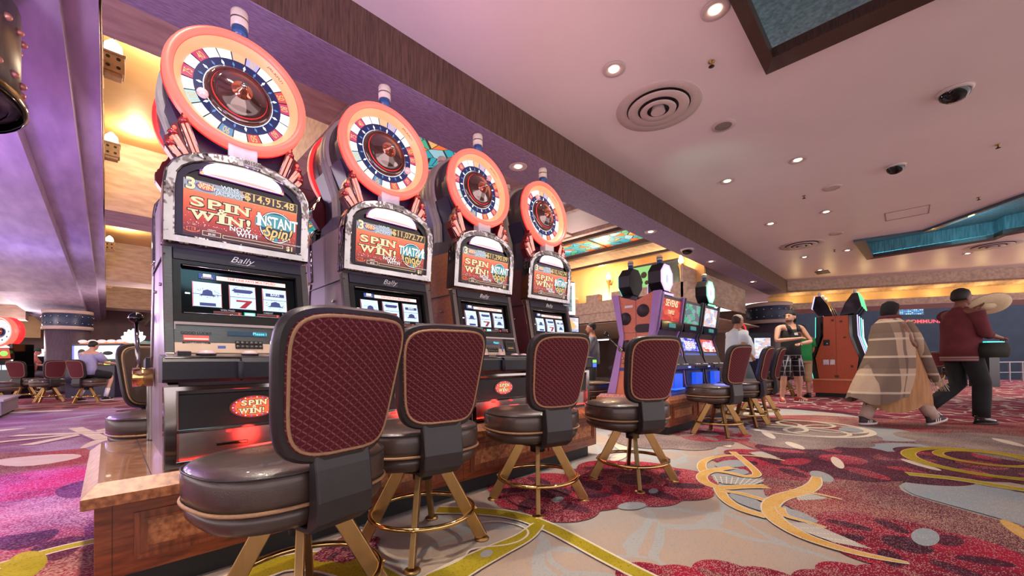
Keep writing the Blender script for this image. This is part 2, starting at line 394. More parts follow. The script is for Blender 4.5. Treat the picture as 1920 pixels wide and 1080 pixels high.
# gold scrolls, right
def K(*pts): return W([(1050+x/1.6736, 731+y/1.6736) for x, y in pts])
def hatch(c0, n=9):
    for i in range(n):
        u = (i+.5)/n; ribbon([c0[0].lerp(c0[1], u), c0[-1].lerp(c0[2], u)], .007, 7)
    for u in (.25, .5, .75): ribbon([c0[0].lerp(c0[-1], u), c0[1].lerp(c0[2], u)], .007, 7)
for q in ((525, 325), (570, 335), (632, 352), (640, 386), (590, 370), (545, 350)), ((695, 370), (760, 385), (828, 424), (740, 412), (690, 392)), ((478, 236), (520, 222), (570, 222), (600, 240), (540, 246), (500, 248)), ((520, 258), (570, 248), (600, 262), (570, 270)): lay(smooth(K(*q), 1), 8)
for q in (((475, 270), (650, 284), (610, 302), (490, 296)), ((588, 199), (632, 194), (694, 218), (640, 216)), ((742, 336), (775, 326), (856, 345), (745, 352)), ((702, 424), (780, 418), (985, 506), (860, 484))):
    c0 = K(*q); lay(smooth(c0, 1), 8); hatch(c0)
ribbon(K((540, 196), (575, 222), (612, 255), (622, 272), (588, 277), (530, 262), (478, 256), (446, 250)), .05, 5, 7, .008)
ribbon(K((455, 262), (442, 244), (450, 224), (500, 209), (565, 206), (640, 212), (705, 224)), lambda u: .075-.065*u, 5, 7, .008)
ribbon(K((650, 306), (570, 306), (505, 312), (455, 296), (440, 272), (470, 256), (540, 246)), .07, 5, 7, .008)
ribbon(K((498, 312), (515, 345), (565, 378), (650, 402)), .06, 5, 7, .008)
ribbon(K((500, 318), (570, 328), (640, 350), (700, 362)), .045, 5, 7, .008)
ribbon(K((805, 276), (802, 300), (765, 322), (700, 336), (660, 358), (660, 390), (690, 422), (760, 462), (850, 494), (960, 524), (1095, 549)), lambda u: .085*min(1, 3*u+.4)*(1-u**4)+.006, 5, 7, .009)
ribbon(K((690, 372), (700, 398), (760, 414), (835, 437)), lambda u: .05-.035*u, 5, 7, .006)
ribbon(K((720, 318), (790, 326), (885, 347)), lambda u: .05-.04*u, 5, 7, .006)
# olive-gold scroll between second and third stool
ribbon(W([(820, 958), (900, 960), (970, 968), (1030, 990), (1090, 1022), (1150, 1055), (1260, 1110)]), lambda u: .10-.03*u, 6, 7, .014)
ribbon(W([(1010, 985), (985, 1010), (930, 1035), (860, 1070), (780, 1120)]), lambda u: .05+.13*u, 6, 7, .01)
ellip(on_z(912, 1041), .04, .028, .4, 8)
ribbon(W([(884, 984), (935, 978), (985, 990), (994, 1006), (960, 1025), (880, 1030), (872, 1050), (800, 1080)]), .012, 7)
ribbon(W([(360, 1130), (480, 1075), (560, 1050), (660, 1062), (740, 1110)]), .16, 6, 7, .014)
blossom(on_z(655, 1030), .16, 6, 1, 2)
# pale ring with loops beyond the second bank
rc = on_z(1500, 802)
ribbon([(rc.x+.75*math.cos(i*.4488), rc.y+.75*math.sin(i*.4488)) for i in range(14)], .07, 7, None, closed=True)
for a in range(5):
    q = a*1.2566; ribbon([(rc.x+.36*math.cos(q)+.34*math.cos(i*.6283), rc.y+.36*math.sin(q)+.34*math.sin(i*.6283)) for i in range(10)], .05, 7, None, closed=True)
rc = on_z(1850, 868)
ribbon([(rc.x+.62*math.cos(i*.4488), rc.y+.5*math.sin(i*.4488)) for i in range(14)], .09, 6, 5, .01, closed=True)
ribbon([(rc.x+.2+.34*math.cos(i*.6283), rc.y+.3*math.sin(i*.6283)) for i in range(10)], .06, 6, 5, .01, closed=True)
ribbon(W([(1700, 890), (1800, 900), (1880, 915), (1990, 930)]), .1, 6, 7, .012)
fo = fl.build('floor', FM, recalc=False); fo['kind'] = 'structure'
# ------------------------------------------------------------------ ceiling and walls
PLAS = mat('ceiling_plaster', 'ecdcdc', .40, vary=.05, vscale=1.2, bump=.06, bscale=300)
STONE = mat('painted_stone', 'c2a995', .7, col2='a88d7c', vscale=3.2, vstretch=(1, 4, 4), bump=.1, bscale=40)
STONEL = mat('lilac_stone', 'c4b4c8', .6, col2='ab9ab2', vscale=2.5, vstretch=(3, .6, 1), bump=.12, bscale=25)
MAUVE = mat('mauve_plaster', 'b39c98', .6, vary=.1, vscale=2)
GOLDW = mat('gold_plaster', 'd9b07a', .6, col2='c49a62', vscale=1.2)
WOODC = mat('beam_cloth', '674a3c', .72, col2='462f26', vscale=26, vstretch=(3, 3, .22), bump=.3, bscale=90)
WOODU = mat('beam_underside', '9a88a4', .7, col2='7d6c88', vscale=20, vstretch=(1, 5, 3), bump=.25, bscale=80)
DARKW = mat('dark_wood_frame', '4a2f27', .42, col2='2c1b18', vscale=14, vstretch=(9, 9, 1), coat=.2)
ZC, ZB = 3.67, 3.245
c = MB()
# main plaster ceiling with two coffer openings (built as strips round the openings)
CO1 = (-6., 4.38, -4.2, .90); CO2 = [(12.16, .83), (14.64, .73), (14.44, -1.5), (14.1, -1.62), (13.6, -3.2), (10.0, -3.2), (10.81, -1.45), (12.31, -.30)]
def plan(pts, z, mi=0, flip=True): c.poly([(x, y, z) for x, y in (pts[::-1] if flip else pts)], mi)
plan([(-8, .90), (18.6, .90), (18.2, 3.6), (16.6, 3.6), (16.6, 2.93), (-8, 2.93)], ZC)
plan([(4.38, .90), (4.38, -9), (9.5, -9), (9.5, .90)], ZC)
plan([(9.5, -9), (9.5, .9), (12.1, .9), (12.16, .83), (12.31, -.30), (10.81, -1.45), (10.0, -3.2), (10.0, -9)], ZC)
plan([(12.1, .9), (18.6, .9), (23.6, -9), (14.0, -9), (13.6, -3.2), (14.1, -1.62), (14.44, -1.5), (14.64, .73), (12.16, .83)], ZC)
plan([(10, -9), (10, -3.2), (13.6, -3.2), (14, -9)], ZC)
plan([(-8, -9), (-8, -4.2), (4.38, -4.2), (4.38, -9)], ZC); plan([(-8, .9), (-8, -4.2), (-6, -4.2), (-6, .9)], ZC)
struct('ceiling', c, PLAS)
# long cloth covered beam
b = MB(); b.box(-8, 16.75, 2.93, 2.945, ZB, ZC, 0); b.box(-8, 16.75, 3.49, 3.50, ZB, 4.1, 0); b.box(-8, 16.75, 2.93, 3.50, ZB-.006, ZB, 1); b.box(16.7, 16.76, 2.93, 3.5, ZB, ZC, 0)
struct('trim_1', b, [WOODC, WOODU])
# coffers
COVE = mat('teal_ribbed_panel', '6f9aa4', .5, col2='4d747e', vscale=30, vstretch=(1, 1, .1)); BLUEC = glow('cyan_cove', (.12, .75, .95), 2.2)
def coffer(name, pts, cove, depth=.35):
    m = MB(); n = len(pts); cx_ = sum(p[0] for p in pts)/n; cy_ = sum(p[1] for p in pts)/n
    def ins(p, k): d = Vector((cx_-p[0], cy_-p[1])); d.normalize(); return (p[0]+d.x*k, p[1]+d.y*k)
    A = pts; B = [ins(p, .20) for p in pts]
    for i in range(n):
        j = (i+1) % n
        m.quad((*A[i], ZC-.05), (*A[j], ZC-.05), (*B[j], ZC-.03), (*B[i], ZC-.03), 0)
        m.quad((*A[i], ZC+.01), (*A[j], ZC+.01), (*A[j], ZC-.05), (*A[i], ZC-.05), 3)
        m.quad((*B[i], ZC-.03), (*B[j], ZC-.03), (*B[j], ZC+.06), (*B[i], ZC+.06), 0)
        m.quad((*A[i], ZC+.08), (*A[j], ZC+.08), (*A[j], ZC+depth), (*A[i], ZC+depth), 1)
        if cove: m.quad((*A[i], ZC+.07), (*A[j], ZC+.07), (*A[j], ZC+.10), (*A[i], ZC+.10), 2)
    m.poly([(*p, ZC+depth) for p in pts], 1)
    return struct(name, m, [DARKW, COVE, BLUEC, mat('frame_lip', '3f5566', .4)])
coffer('trim_2', [(-6, -4.2), (4.38, -4.2), (4.38, .9), (-6, .9)], False, .12)
coffer('trim_3', CO2, True, .40)
lamp('POINT', 'cove_lamp', (13.2, -.9, ZC+.2), 25, (.2, .8, 1), .3); lamp('POINT', 'cove_lamp', (0.8, -1.2, ZC+.05), 12, (.4, .85, 1), .3)
# left stone soffit with stepped edges and a crenellated right rim
s = MB()
s.box(-.22, -.045, -3, 30, 3.42, 3.6, 0); s.box(-.58, -.22, -3, 30, 3.26, 3.6, 0); s.box(-2.2, -.58, -3, 30, 3.08, 3.6, 0)
s.box(-.075, -.035, -3, 30, 3.58, 3.95, 1)
for i in range(46): s.box(-.085, -.03, 1.2+i*.62, 1.2+i*.62+.34, 3.95, 4.12, 1)
struct('trim_4', s, [STONEL, STONE])
# high gold vault with stone ribs
s = MB(); s.box(-3, 1.75, 3.5, 34, 4.55, 4.6, 0); s.box(-3, -2.9, 3.5, 34, 3.6, 4.6, 0)
for y, w in ((3.5, .75), (9.0, 1.0), (16.4, 1.1), (24., 1.2)): s.box(-.03, 1.75, y, y+w, 3.42, 4.56, 1)
s.box(1.62, 1.80, 3.5, 34, 3.40, 4.56, 1)
struct('ceiling_vault', s, [GOLDW, STONE])
# lower panelled ceiling right of the vault
MIRR = mat('bronze_mirror', 'b59aa0', .08, .9, vary=.15, vscale=3)
s = MB()
for i in range(8): s.box(1.80, 2.45, 3.5+i*.6, 3.5+i*.6+.585, 3.60, 3.64, 1)
s.box(2.45, 8.6, 3.5, 34, 3.74, 3.78, 0); s.box(1.8, 2.46, 8.3, 34, 3.6, 3.78, 0)
for x in (3.42, 4.6, 5.9, 7.2): s.box(x, x+.12, 3.5, 30, 3.66, 3.75, 2)
for y in (5.2, 7.4, 9.6): s.box(3.42, 7.3, y, y+.25, 3.69, 3.75, 2)
s.box(8.55, 8.7, 3.5, 30, 3.60, 3.74, 3); s.box(8.7, 9.6, 3.5, 30, 3.64, 3.7, 2); s.box(9.6, 9.72, 3.5, 30, 3.58, 3.7, 3); s.box(9.7, 10.7, 3.5, 30, 3.9, 3.95, 4); s.box(10.7, 24, 3.51, 34, 3.9, 3.95, 0)
s.box(2.35, 2.45, 3.5, 30, 3.58, 3.76, 3); s.box(3.32, 3.42, 3.5, 30, 3.60, 3.76, 3); s.box(7.35, 7.45, 3.5, 30, 3.6, 3.76, 3)
struct('ceiling_panels', s, [MAUVE, MIRR, STONE, mat('dark_rail', '4b332d', .5, vary=.2), GOLDW])
# backlit stained glass strips
def stained():
    m = mat('stained_glass', '2a9a9a', .3); N, L, B = nodes(m)
    tc = N.new('ShaderNodeTexCoord'); vo = N.new('ShaderNodeTexVoronoi'); vo.inputs['Scale'].default_value = 5.5; L.new(tc.outputs['Object'], vo.inputs['Vector'])
    rp = N.new('ShaderNodeValToRGB'); rp.color_ramp.interpolation = 'CONSTANT'; sp = N.new('ShaderNodeSeparateColor'); L.new(vo.outputs['Color'], sp.inputs[0]); L.new(sp.outputs[0], rp.inputs[0])
    els = rp.color_ramp.elements; cols = ((0, (.02, .33, .38)), (.42, (.75, .16, .03)), (.58, (.05, .38, .22)), (.74, (.7, .42, .12)), (.88, (.25, .5, .55)))
    els[0].position = 0; els[0].color = (*cols[0][1], 1); els[1].position = .42; els[1].color = (*cols[1][1], 1)
    for p, q in cols[2:]: e = els.new(p); e.color = (*q, 1)
    ve = N.new('ShaderNodeTexVoronoi'); ve.feature = 'DISTANCE_TO_EDGE'; ve.inputs['Scale'].default_value = 5.5; L.new(tc.outputs['Object'], ve.inputs['Vector'])
    cc = nmix(N, L, nmath(N, L, 'LESS_THAN', ve.outputs['Distance'], .03), rp.outputs[0], (.02, .02, .02))
    L.new(cc, B.inputs['Base Color']); L.new(cc, B.inputs['Emission Color']); B.inputs['Emission Strength'].default_value = 1.0
    return m
STAIN = stained()
for i, (x0, x1, lab) in enumerate(((2.52, 3.28, 'backlit stained glass ceiling strip in teal and orange, seen behind the slot machine wheels'), (7.5, 8.5, 'backlit stained glass ceiling strip above the bank of octagon topped machines'))):
    t = thing('stained_glass_panel', lab, 'ceiling panel', ((x0+x1)/2, 8, 3.70))
    h = (x1-x0)/2; m = MB(); m.box(-h, h, -4.4, 14, -.01, .02, 0); m.build('glass', STAIN, t)
    m = MB(); m.box(-h-.05, -h, -4.45, 14, -.03, .04, 0); m.box(h, h+.05, -4.45, 14, -.03, .04, 0)
    for k in range(12): m.box(-h, h, -4.4+k*1.5, -4.36+k*1.5, -.02, .03, 0)
    m.build('frame', mat('orange_frame', '8a4526', .5, vary=.2), t)
# gold wall with parapet and merlons, far side
w = MB(); w.box(10.6, 10.7, 3.6, 30, 2.2, 3.95, 0); struct('wall_gold', w, GOLDW)
w = MB(); w.box(9.75, 9.95, 3.45, 30, 2.02, 2.62, 0); w.box(9.70, 9.75, 3.45, 30, 1.98, 2.10, 0); w.box(9.72, 9.75, 3.45, 30, 2.28, 2.32, 0); w.box(9.7, 17, 3.45, 30, 1.99, 2.02, 0)
for i in range(20): w.box(9.75, 9.95, 3.7+i*.82, 3.7+i*.82+.42, 2.62, 2.82, 0)
w.box(9.75, 15.0, 3.80, 3.86, 2.45, 3.24, 0); struct('wall_parapet', w, STONE)
for y in (4.2, 6.5, 9, 12): lamp('AREA', 'cove_lamp', (10.25, y, 2.68), 70, (1, .72, .35), .5, (10.5, y, 4))
# far fascia at the right with lit cove, dark wall behind
def strip(name, rows, mats_, thick=.1):
    # rows: list of (z, offset) along the line P0->P1, joined as bands
    m = MB(); P0 = Vector((16.76, 3.4)); P1 = Vector((21.9, -7.2)); d = (P1-P0).normalized(); nrm = Vector((d.y, -d.x))
    for i in range(len(rows)-1):
        (z0, o0), (z1, o1) = rows[i], rows[i+1]
        a0, b0 = P0-nrm*o0, P1-nrm*o0; a1, b1 = P0-nrm*o1, P1-nrm*o1
        m.quad((*a0, z0), (*b0, z0), (*b1, z1), (*a1, z1), min(i, len(mats_)-1))
    return struct(name, m, mats_)
strip('wall_fascia', [(3.68, 0), (3.34, 0), (3.26, -.16), (3.26, -.16), (3.20, .5), (2.88, .5), (2.88, -.05), (2.66, -.05), (2.66, 1.6)], [STONE, STONE, STONE, STONE, GOLDW, STONE, STONE, MAUVE])
NAVYW = mat('navy_wall', '1d2f45', .7, vary=.25, vscale=3)
w = MB(); w.quad((21.6, 5, 0), (28.5, -10, 0), (28.5, -10, 3.3), (21.6, 5, 3.3), 0)
struct('wall_right', w, NAVYW)
w = MB(); w.quad((21.6, 5, 0), (20, 12, 0), (20, 12, 3.3), (21.6, 5, 3.3), 0); w.quad((20, 12, 0), (20, 34, 0), (20, 34, 2.1), (20, 12, 2.1), 0)
struct('wall_back', w, mat('brown_wall', '6b5148', .7, vary=.3, vscale=1.5))
w = MB(); w.quad((20, 33.9, 0), (-14, 33.9, 0), (-14, 33.9, 4.6), (20, 33.9, 4.6), 0); struct('wall_left', w, mat('rose_wall', '9b7d78', .7, vary=.2, vscale=1.5))
# lower ceilings left of the soffit
w = MB(); w.box(-14, -2.2, 3, 11, 3.45, 3.5, 0); w.box(-14, -2.2, 12, 34, 3.3, 3.35, 0); w.box(-14, -2.2, 11, 12, 2.95, 3.5, 1); w.box(-14, -2.2, 17.5, 18.2, 2.85, 3.3, 1); w.box(-14, -2.2, 24, 24.8, 2.75, 3.3, 1); w.box(-14, -2.2, 29, 30, 2.3, 3.3, 2)
struct('ceiling_left', w, [MAUVE, STONE, GOLDW])
# columns
COLM = mat('column_cloth', '5b4c58', .45, col2='453a48', vscale=18, vstretch=(4, 4, .3)); BANDM = mat('navy_band', '23304f', .4, vary=.2, vscale=6); PALEB = mat('pale_band', 'bfa79c', .5, vary=.1)
def column(x, y, r, ztop, lab):
    m = MB(); m.lathe([(r*1.02, 0), (r*1.02, .12), (r, .13), (r, ztop)], 40); o = m.build('column', COLM, None, (x, y, 0)); tag(o, lab, 'column', None, 'structure')
    m = MB(); m.lathe([(r*1.06, ztop-.62), (r*1.10, ztop-.56), (r*1.10, ztop-.12), (r*1.06, ztop-.06)], 40, caps=False); m.build('band', BANDM, o)
    for z0 in (ztop-.70, ztop-.14):
        m = MB(); m.lathe([(r*1.05, z0), (r*1.13, z0+.01), (r*1.13, z0+.12), (r*1.05, z0+.13)], 40, caps=False); m.build('pale_ring', PALEB, o)
    m = MB(); m.ell((0, 0, 0), (.03, .03, .03), 0, 8); me = m.mesh('stud', CHROME)
    for i in range(20):
        a = 2*PI*i/20
        for z in (ztop-.48, ztop-.24): put('stud', me, o, (r*1.11*math.cos(a), r*1.11*math.sin(a), z))
column(-.98, 21.3, .56, 2.93, 'round dark column with navy studded band at the far left, behind the seated player')
column(15.75, 3.30, .60, 2.80, 'round dark column with navy studded band behind the man in a tank top')
# ------------------------------------------------------------------ things on the ceiling
TRIMW = mat('white_trim', 'cbb9b4', .45, vary=.05)
def downlight(loc, lab, group, power, col=(1, .86, .7), spot=True, r=.085, ang=75):
    t = thing('ceiling_downlight', lab, 'downlight', loc, 0, group)
    m = MB(); m.lathe([(r*1.25, -.004), (r*1.2, -.012), (r*.8, -.008), (r*.62, .0)], 24, caps=False); m.build('trim_ring', TRIMW, t)
    m = MB(); m.disc(r*.5, 20, 0, T(0, 0, -.006) @ RX(PI)); m.build('lens', WARML, t)
    if spot: lamp('SPOT', 'downlight_beam', (loc[0], loc[1], loc[2]-.03), power, col, .05, (loc[0], loc[1], 0), math.radians(ang), .7)
names = ['first', 'second', 'third', 'fourth', 'fifth', 'sixth']
for i, x in enumerate((.1, 3.406, 6.842, 9.95, 13.5)):
    downlight((x, 3.225, ZB-.006), names[i]+' recessed light from the near end in the beam underside', 'lights under the long beam', (260, 360, 290, 280, 280)[i], (1, .87, .72))
for j, y in enumerate((1.91, 1.02)):
    for i, x in enumerate((-3.3, .05, 3.34, 6.68, 9.43, 13.2)):  # first two of each row lie out of view, added as fill
        if i >= 2 or True:
            downlight((x, y, ZC), names[i]+' recessed ceiling light of the row '+('beside the long beam' if j == 0 else 'farther from the long beam'), 'lights in the plaster ceiling', 220)
for x, y in ((6., -3.4), (9, -3.4), (16., -1.2), (-3, -5), (1, -5.5)): downlight((x, y, ZC), 'recessed ceiling light out over the aisle by the %s coffer' % ('near' if x < 5 else 'far'), 'lights over the aisle', 380)  # extra downlights added over the aisle as general fill
downlight((15.5, 1.86, ZC), 'recessed ceiling light next to the flat slotted vent', 'lights in the plaster ceiling', 60)
def diffuser(x, y, R, lab):
    t = thing('air_diffuser', lab, 'air vent', (x, y, ZC), 0, 'round air diffusers')
    for k, (a, b_, z) in enumerate(((1., .78, -.014), (.71, .50, -.030), (.42, .27, -.045))):
        m = MB(); m.lathe([(R*a, 0 if k == 0 else z+.010), (R*a*.985, z), (R*b_, z+.008), (R*b_*.95, z+.010)], 40, caps=False); m.build('cone', TRIMW, t)
    m = MB(); m.disc(R*.17, 24, 0, T(0, 0, -.055) @ RX(PI)); m.lathe([(R*.17, -.055), (R*.14, -.003)], 24, 0, caps=False); m.build('centre_cap', TRIMW, t)
    m = MB(); m.disc(R*.80, 32, 0, T(0, 0, -.0025) @ RX(PI)); m.build('duct', mat('duct_dark', '2a2322', .6, vary=.2), t)
diffuser(4.19, 1.87, .44, 'large round ringed air diffuser in the ceiling above the stools')
diffuser(11.73, 1.75, .45, 'far round ringed air diffuser left of the blue lit coffer')
diffuser(15.33, -1.56, .5, 'round ringed air diffuser at the right edge beyond the blue coffer')
def dome(loc, lab, r=.10):
    t = thing('dome_camera', lab, 'security camera', loc, 0, 'dome security cameras')
    m = MB(); m.lathe([(r*1.2, 0), (r*1.15, -.02), (r, -.03)], 24); m.build('base_ring', TRIMW, t)
    m = MB(); m.lathe([(r, -.028), (r*.92, -.065), (r*.6, -.10), (.001, -.118)], 24, caps=False); m.build('dome', GLOSS, t)
dome((6.12, -.40, ZC), 'dark dome camera nearest the near coffer on the right', .12)
dome((7.91, .065, ZC), 'dark dome camera farther along the plaster ceiling')
dome((8.5, 3.22, ZB-.006), 'dark dome camera under the long beam', .11)
def speaker(x, y, lab, m2):
    t = thing('ceiling_speaker', lab, 'speaker', (x, y, ZC), 0, 'round ceiling speakers')
    m = MB(); m.lathe([(.13, 0), (.125, -.01), (.09, -.012)], 28, caps=False); m.build('rim', TRIMW, t)
    m = MB(); m.disc(.092, 28, 0, T(0, 0, -.009) @ RX(PI)); m.build('grille', m2, t)
GR = mat('grille_grey', '8d8580', .6, vary=.3, vscale=400)
speaker(5.06, 1.48, 'round ceiling speaker right of the large air diffuser', GR)
speaker(8.18, .80, 'pale round ceiling speaker farther off, in line with the dome camera', TRIMW); speaker(11.25, 1.05, 'pale round ceiling speaker by the far air diffuser', TRIMW)
for x, y, lab in ((3.90, 1.23, 'small sprinkler head above the large air diffuser'), (8.23, 1.18, 'small sprinkler head midway along the ceiling'), (8.09, -.89, 'small sprinkler head right of the far dome camera'), (10.52, -.93, 'small sprinkler head in front of the blue coffer'), (12.9, 1.25, 'small sprinkler head beside the far air diffuser')):
    t = thing('sprinkler_head', lab, 'sprinkler', (x, y, ZC), 0, 'ceiling sprinklers')
    m = MB(); m.lathe([(.03, 0), (.028, -.006), (.01, -.01), (.01, -.04)], 12); m.build('escutcheon', BRASS, t)
    m = MB(); m.lathe([(.024, -.042), (.026, -.046), (.002, -.05)], 10); m.build('deflector', mat('sprinkler_dark', '3a2a22', .4, .8), t)
m = MB(); m.box(-.03, .55, -.17, .17, -.012, 0, 0)
for i in range(7): m.box(0, .52, -.15+i*.045, -.135+i*.045, -.02, -.011, 1)
tag(m.build('slot_vent', [mat('vent_brown', '5e4a42', .6), BLACK], None, (15.7, 1.85, ZC)), 'flat slotted brown vent at the far end of the ceiling', 'vent')
m = MB()
for a in ((-.3, .3, -.3, -.29), (-.3, .3, .29, .3), (-.3, -.29, -.3, .3), (.29, .3, -.3, .3)): m.box(*a, -.004, 0, 0)
tag(m.build('access_hatch', mat('hatch_line', '6a5a58', .6), None, (10.67, -.05, ZC)), 'square access hatch outline in the plaster ceiling', 'hatch')
# torches
def torch(name, loc, rz, lab, group, s=1.):
    t = thing(name, lab, 'wall lamp', loc, rz, group)
    if name == 'lantern_sconce':
        m = MB(); m.box(-.02, .16, -.075, .075, -.12, .06, 0); m.box(-.03, .17, -.085, .085, .06, .085, 0); m.box(-.0, .14, -.06, .06, -.16, -.12, 0)
        m.build('box', mat('lantern_stone', 'b39a7e', .6, vary=.2), t, bevel=.006)
        m = MB()
        for y in (-.035, .035):
            for z in (-.07, .02):
                m.disc(.018, 10, 0, T(.161, y, z) @ RY(PI/2))
        for x in (.03, .11):
            for z in (-.07, .02): m.disc(.018, 10, 0, T(x, -.076, z) @ RX(PI/2))
        m.build('pierced_holes', BLKT, t)
        m = MB(); m.loft([(.07, 0, .085, .03, .03), (.07, 0, .12, .075, .075), (.07, 0, .19, .07, .07), (.07, 0, .25, .02, .02)], 14); m.build('bulb', glow('flame_bulb', (1, .9, .66), 7.), t)
        lamp('POINT', 'sconce_lamp', (loc[0]+.35, loc[1], loc[2]+.3), 50*s, (1, .74, .42), .08)
    else:
        m = MB(); m.loft([(0, 0, -.45, .015, .015), (0, 0, -.12, .035, .035), (0, 0, 0, .075, .075), (0, 0, .03, .06, .06)], 12); m.box(-.01, .16, -.02, .02, -.12, -.07, 0); m.build('bracket', mat('torch_bronze', '8c6a3e', .4, .5), t)
        m = MB(); m.loft([(0, 0, .03, .04, .04), (0, 0, .1, .07, .07), (0, 0, .18, .05, .05), (0, 0, .26, .01, .01)], 12); m.build('flame', glow('flame_torch', (1, .8, .45), 7.), t)
        lamp('POINT', 'torch_lamp', (loc[0]-.35, loc[1], loc[2]+.2), 25, (1, .68, .32), .08)
for i, y in enumerate((5.95, 8.35, 14.6, 21.5)):
    torch('lantern_sconce', (-.03, y, 4.15 if i < 2 else 4.05), 0, ('nearest pierced stone lantern with lit bulb on the left parapet', 'second pierced stone lantern along the left parapet', 'third pierced stone lantern along the left parapet', 'farthest pierced stone lantern along the left parapet')[i], 'lanterns on the left parapet')
torch('wall_torch', (10.45, 6.25, 3.30), 0, 'flaming wall torch left of the wall screen', 'torches on the gold wall'); torch('wall_torch', (10.45, 4.12, 3.40), 0, 'flaming wall torch right of the wall screen', 'torches on the gold wall')
# wall screen
t = thing('wall_screen', 'large wall screen in a dark frame on the gold wall between two torches', 'screen', (10.5, 4.75, 3.20), 0)
m = MB(); m.box(-.03, .04, -.62, .78, -.38, .40, 0); m.build('frame', BLACK, t, bevel=.01)
SCRN = glow('screen_green', (.30, .75, .22), .9)
m = MB(); m.quad((-.035, .16, -.32), (-.035, .72, -.32), (-.035, .72, .34), (-.035, .16, .34), 0); m.quad((-.036, -.56, -.32), (-.036, .12, -.32), (-.036, .12, .34), (-.036, -.56, .34), 1)
for y, z, r in ((.4, .1, .09), (.5, -.1, .07), (.32, -.12, .06)): m.disc(r, 12, 2, T(-.037, y, z) @ RY(-PI/2))
m.build('display', [SCRN, mat('screen_idle', '232a33', .2, vary=.3), BLKT], t)
# riveted drum hanging at the top left corner
t = thing('riveted_drum', 'dark riveted metal drum hanging at the top left corner', 'hanging drum', (-.93, 3.9, 0))
DM = mat('gunmetal', '6a6862', .38, .45, col2='4c4a48', vscale=12, vstretch=(1, 1, .1))
m = MB(); m.lathe([(.50, 2.52), (.55, 2.54), (.55, 3.12), (.50, 3.14)], 40, caps=False); m.build('drum', DM, t)
m = MB(); m.lathe([(.38, 2.28), (.44, 2.30), (.46, 2.52), (.50, 2.53)], 40, caps=False); m.disc(.38, 40, 0, T(0, 0, 2.28)); m.build('lower_cup', DM, t)
m = MB(); m.lathe([(.56, 2.48), (.58, 2.50), (.58, 2.56), (.56, 2.57)], 40, caps=False); m.build('rim', GLOSS, t)
m = MB(); m.ell((0, 0, 0), (.022, .022, .022), 0, 8); me = m.mesh('rivet', mat('copper_rivet', 'd69a86', .35, .6))
for i in range(26):
    a = 2*PI*i/26
    for z in (2.68, 2.98): put('rivet', me, t, (.553*math.cos(a+(z > 2.8)*.12), .553*math.sin(a+(z > 2.8)*.12), z))
m = MB(); m.tube([(0, 0, 3.1), (0, 0, 3.6)], .03, 10); m.build('stem', DM, t)
t = thing('hanging_wire', 'thin black wire with a small clamp hanging beside the left parapet, above the first lantern', 'wire', (.035, 4.6, 3.62))
m = MB(); m.tube([(0, 0, 0), (.004, 0, .35), (.0, 0, .93)], .004, 6); m.build('wire', [BLACK], t)
m = MB(); m.ell((.002, 0, .30), (.014, .014, .028), 0, 10); m.loft([(0, 0, .62, .012, .012), (0, 0, .70, .03, .03), (0, 0, .74, .02, .02)], 10); m.build('clamp', [mat('dark_metal', '3a3634', .4, .6)], t)
# ------------------------------------------------------------------ wheel-topped slot machine
YW = -PI/2
def FR(y, lean=0.):   # frame whose local xy plane is the machine's x / up plane, facing -Y, at depth y
    return lambda x, z, d=0.: T(x, y-d, z) @ RX(PI/2+lean)
SIDES = {'mauve': mat('mauve_laminate', '8d7480', .4, vary=.12, vscale=5), 'orange': mat('orange_laminate', 'b0623c', .45, col2='95502f', vscale=60), 'maroon': mat('maroon_laminate', '5a2636', .45, vary=.25, vscale=30), 'silver': mat('lavender_metal', 'a89aa8', .35, .5, vary=.15, vscale=6)}
_MC = {}
def cpart(name, fn, mats, parent, key=None, bevel=0., loc=(0, 0, 0), rot=(0, 0, 0)):
    key = key or name
    if key not in _MC:
        m = MB(); fn(m); _MC[key] = m.mesh(name, mats)
    return put(name, _MC[key], parent, loc, rot, bevel)
HW = .295; ZA0, ZA1, ZA2 = .965, 1.225, 1.415
def tb_y(z): return .205-(z-.955)*.10      # front of the top box at height z
def arch(w, z0, z1, zt, n=14, cut=0.):
    # outline: flat bottom, straight sides up to z1, rounded top reaching zt
    p = [(-w, z0), (w, z0), (w, z1)]
    for i in range(1, n):
        a = PI*i/n; p.append((w*math.cos(a)*1.0, z1+(zt-z1)*math.sin(a)**.75))
    p.append((-w, z1)); return p
def lean_box(m, outer, inner, y0, y1, mi=0):
    # ring whose front follows the lean of the top box
    n = len(outer); v = []
    for off in (y0, y1):
        for pts in (outer, inner): v += [(x, tb_y(z)+off, z) for x, z in pts]
    f = []
    for i in range(n):
        j = (i+1) % n
        f += [(i, j, n+j, n+i), (2*n+i, 3*n+i, 3*n+j, 2*n+j), (i, 2*n+i, 2*n+j, j), (n+i, n+j, 3*n+j, 3*n+i)]
    m.add(v, f, mi)
def TBM(x, z, d=0.): return T(x, tb_y(z)-d, z) @ RX(PI/2+.0997)
def tquad(m, x0, x1, z0, z1, d, mi=0): m.quad((x0, tb_y(z0)-d, z0), (x1, tb_y(z0)-d, z0), (x1, tb_y(z1)-d, z1), (x0, tb_y(z1)-d, z1), mi)
def seg(m, x0, x1, z0, z1, y, mi): m.quad((x0, y, z0), (x1, y, z0), (x1, y, z1), (x0, y, z1), mi)
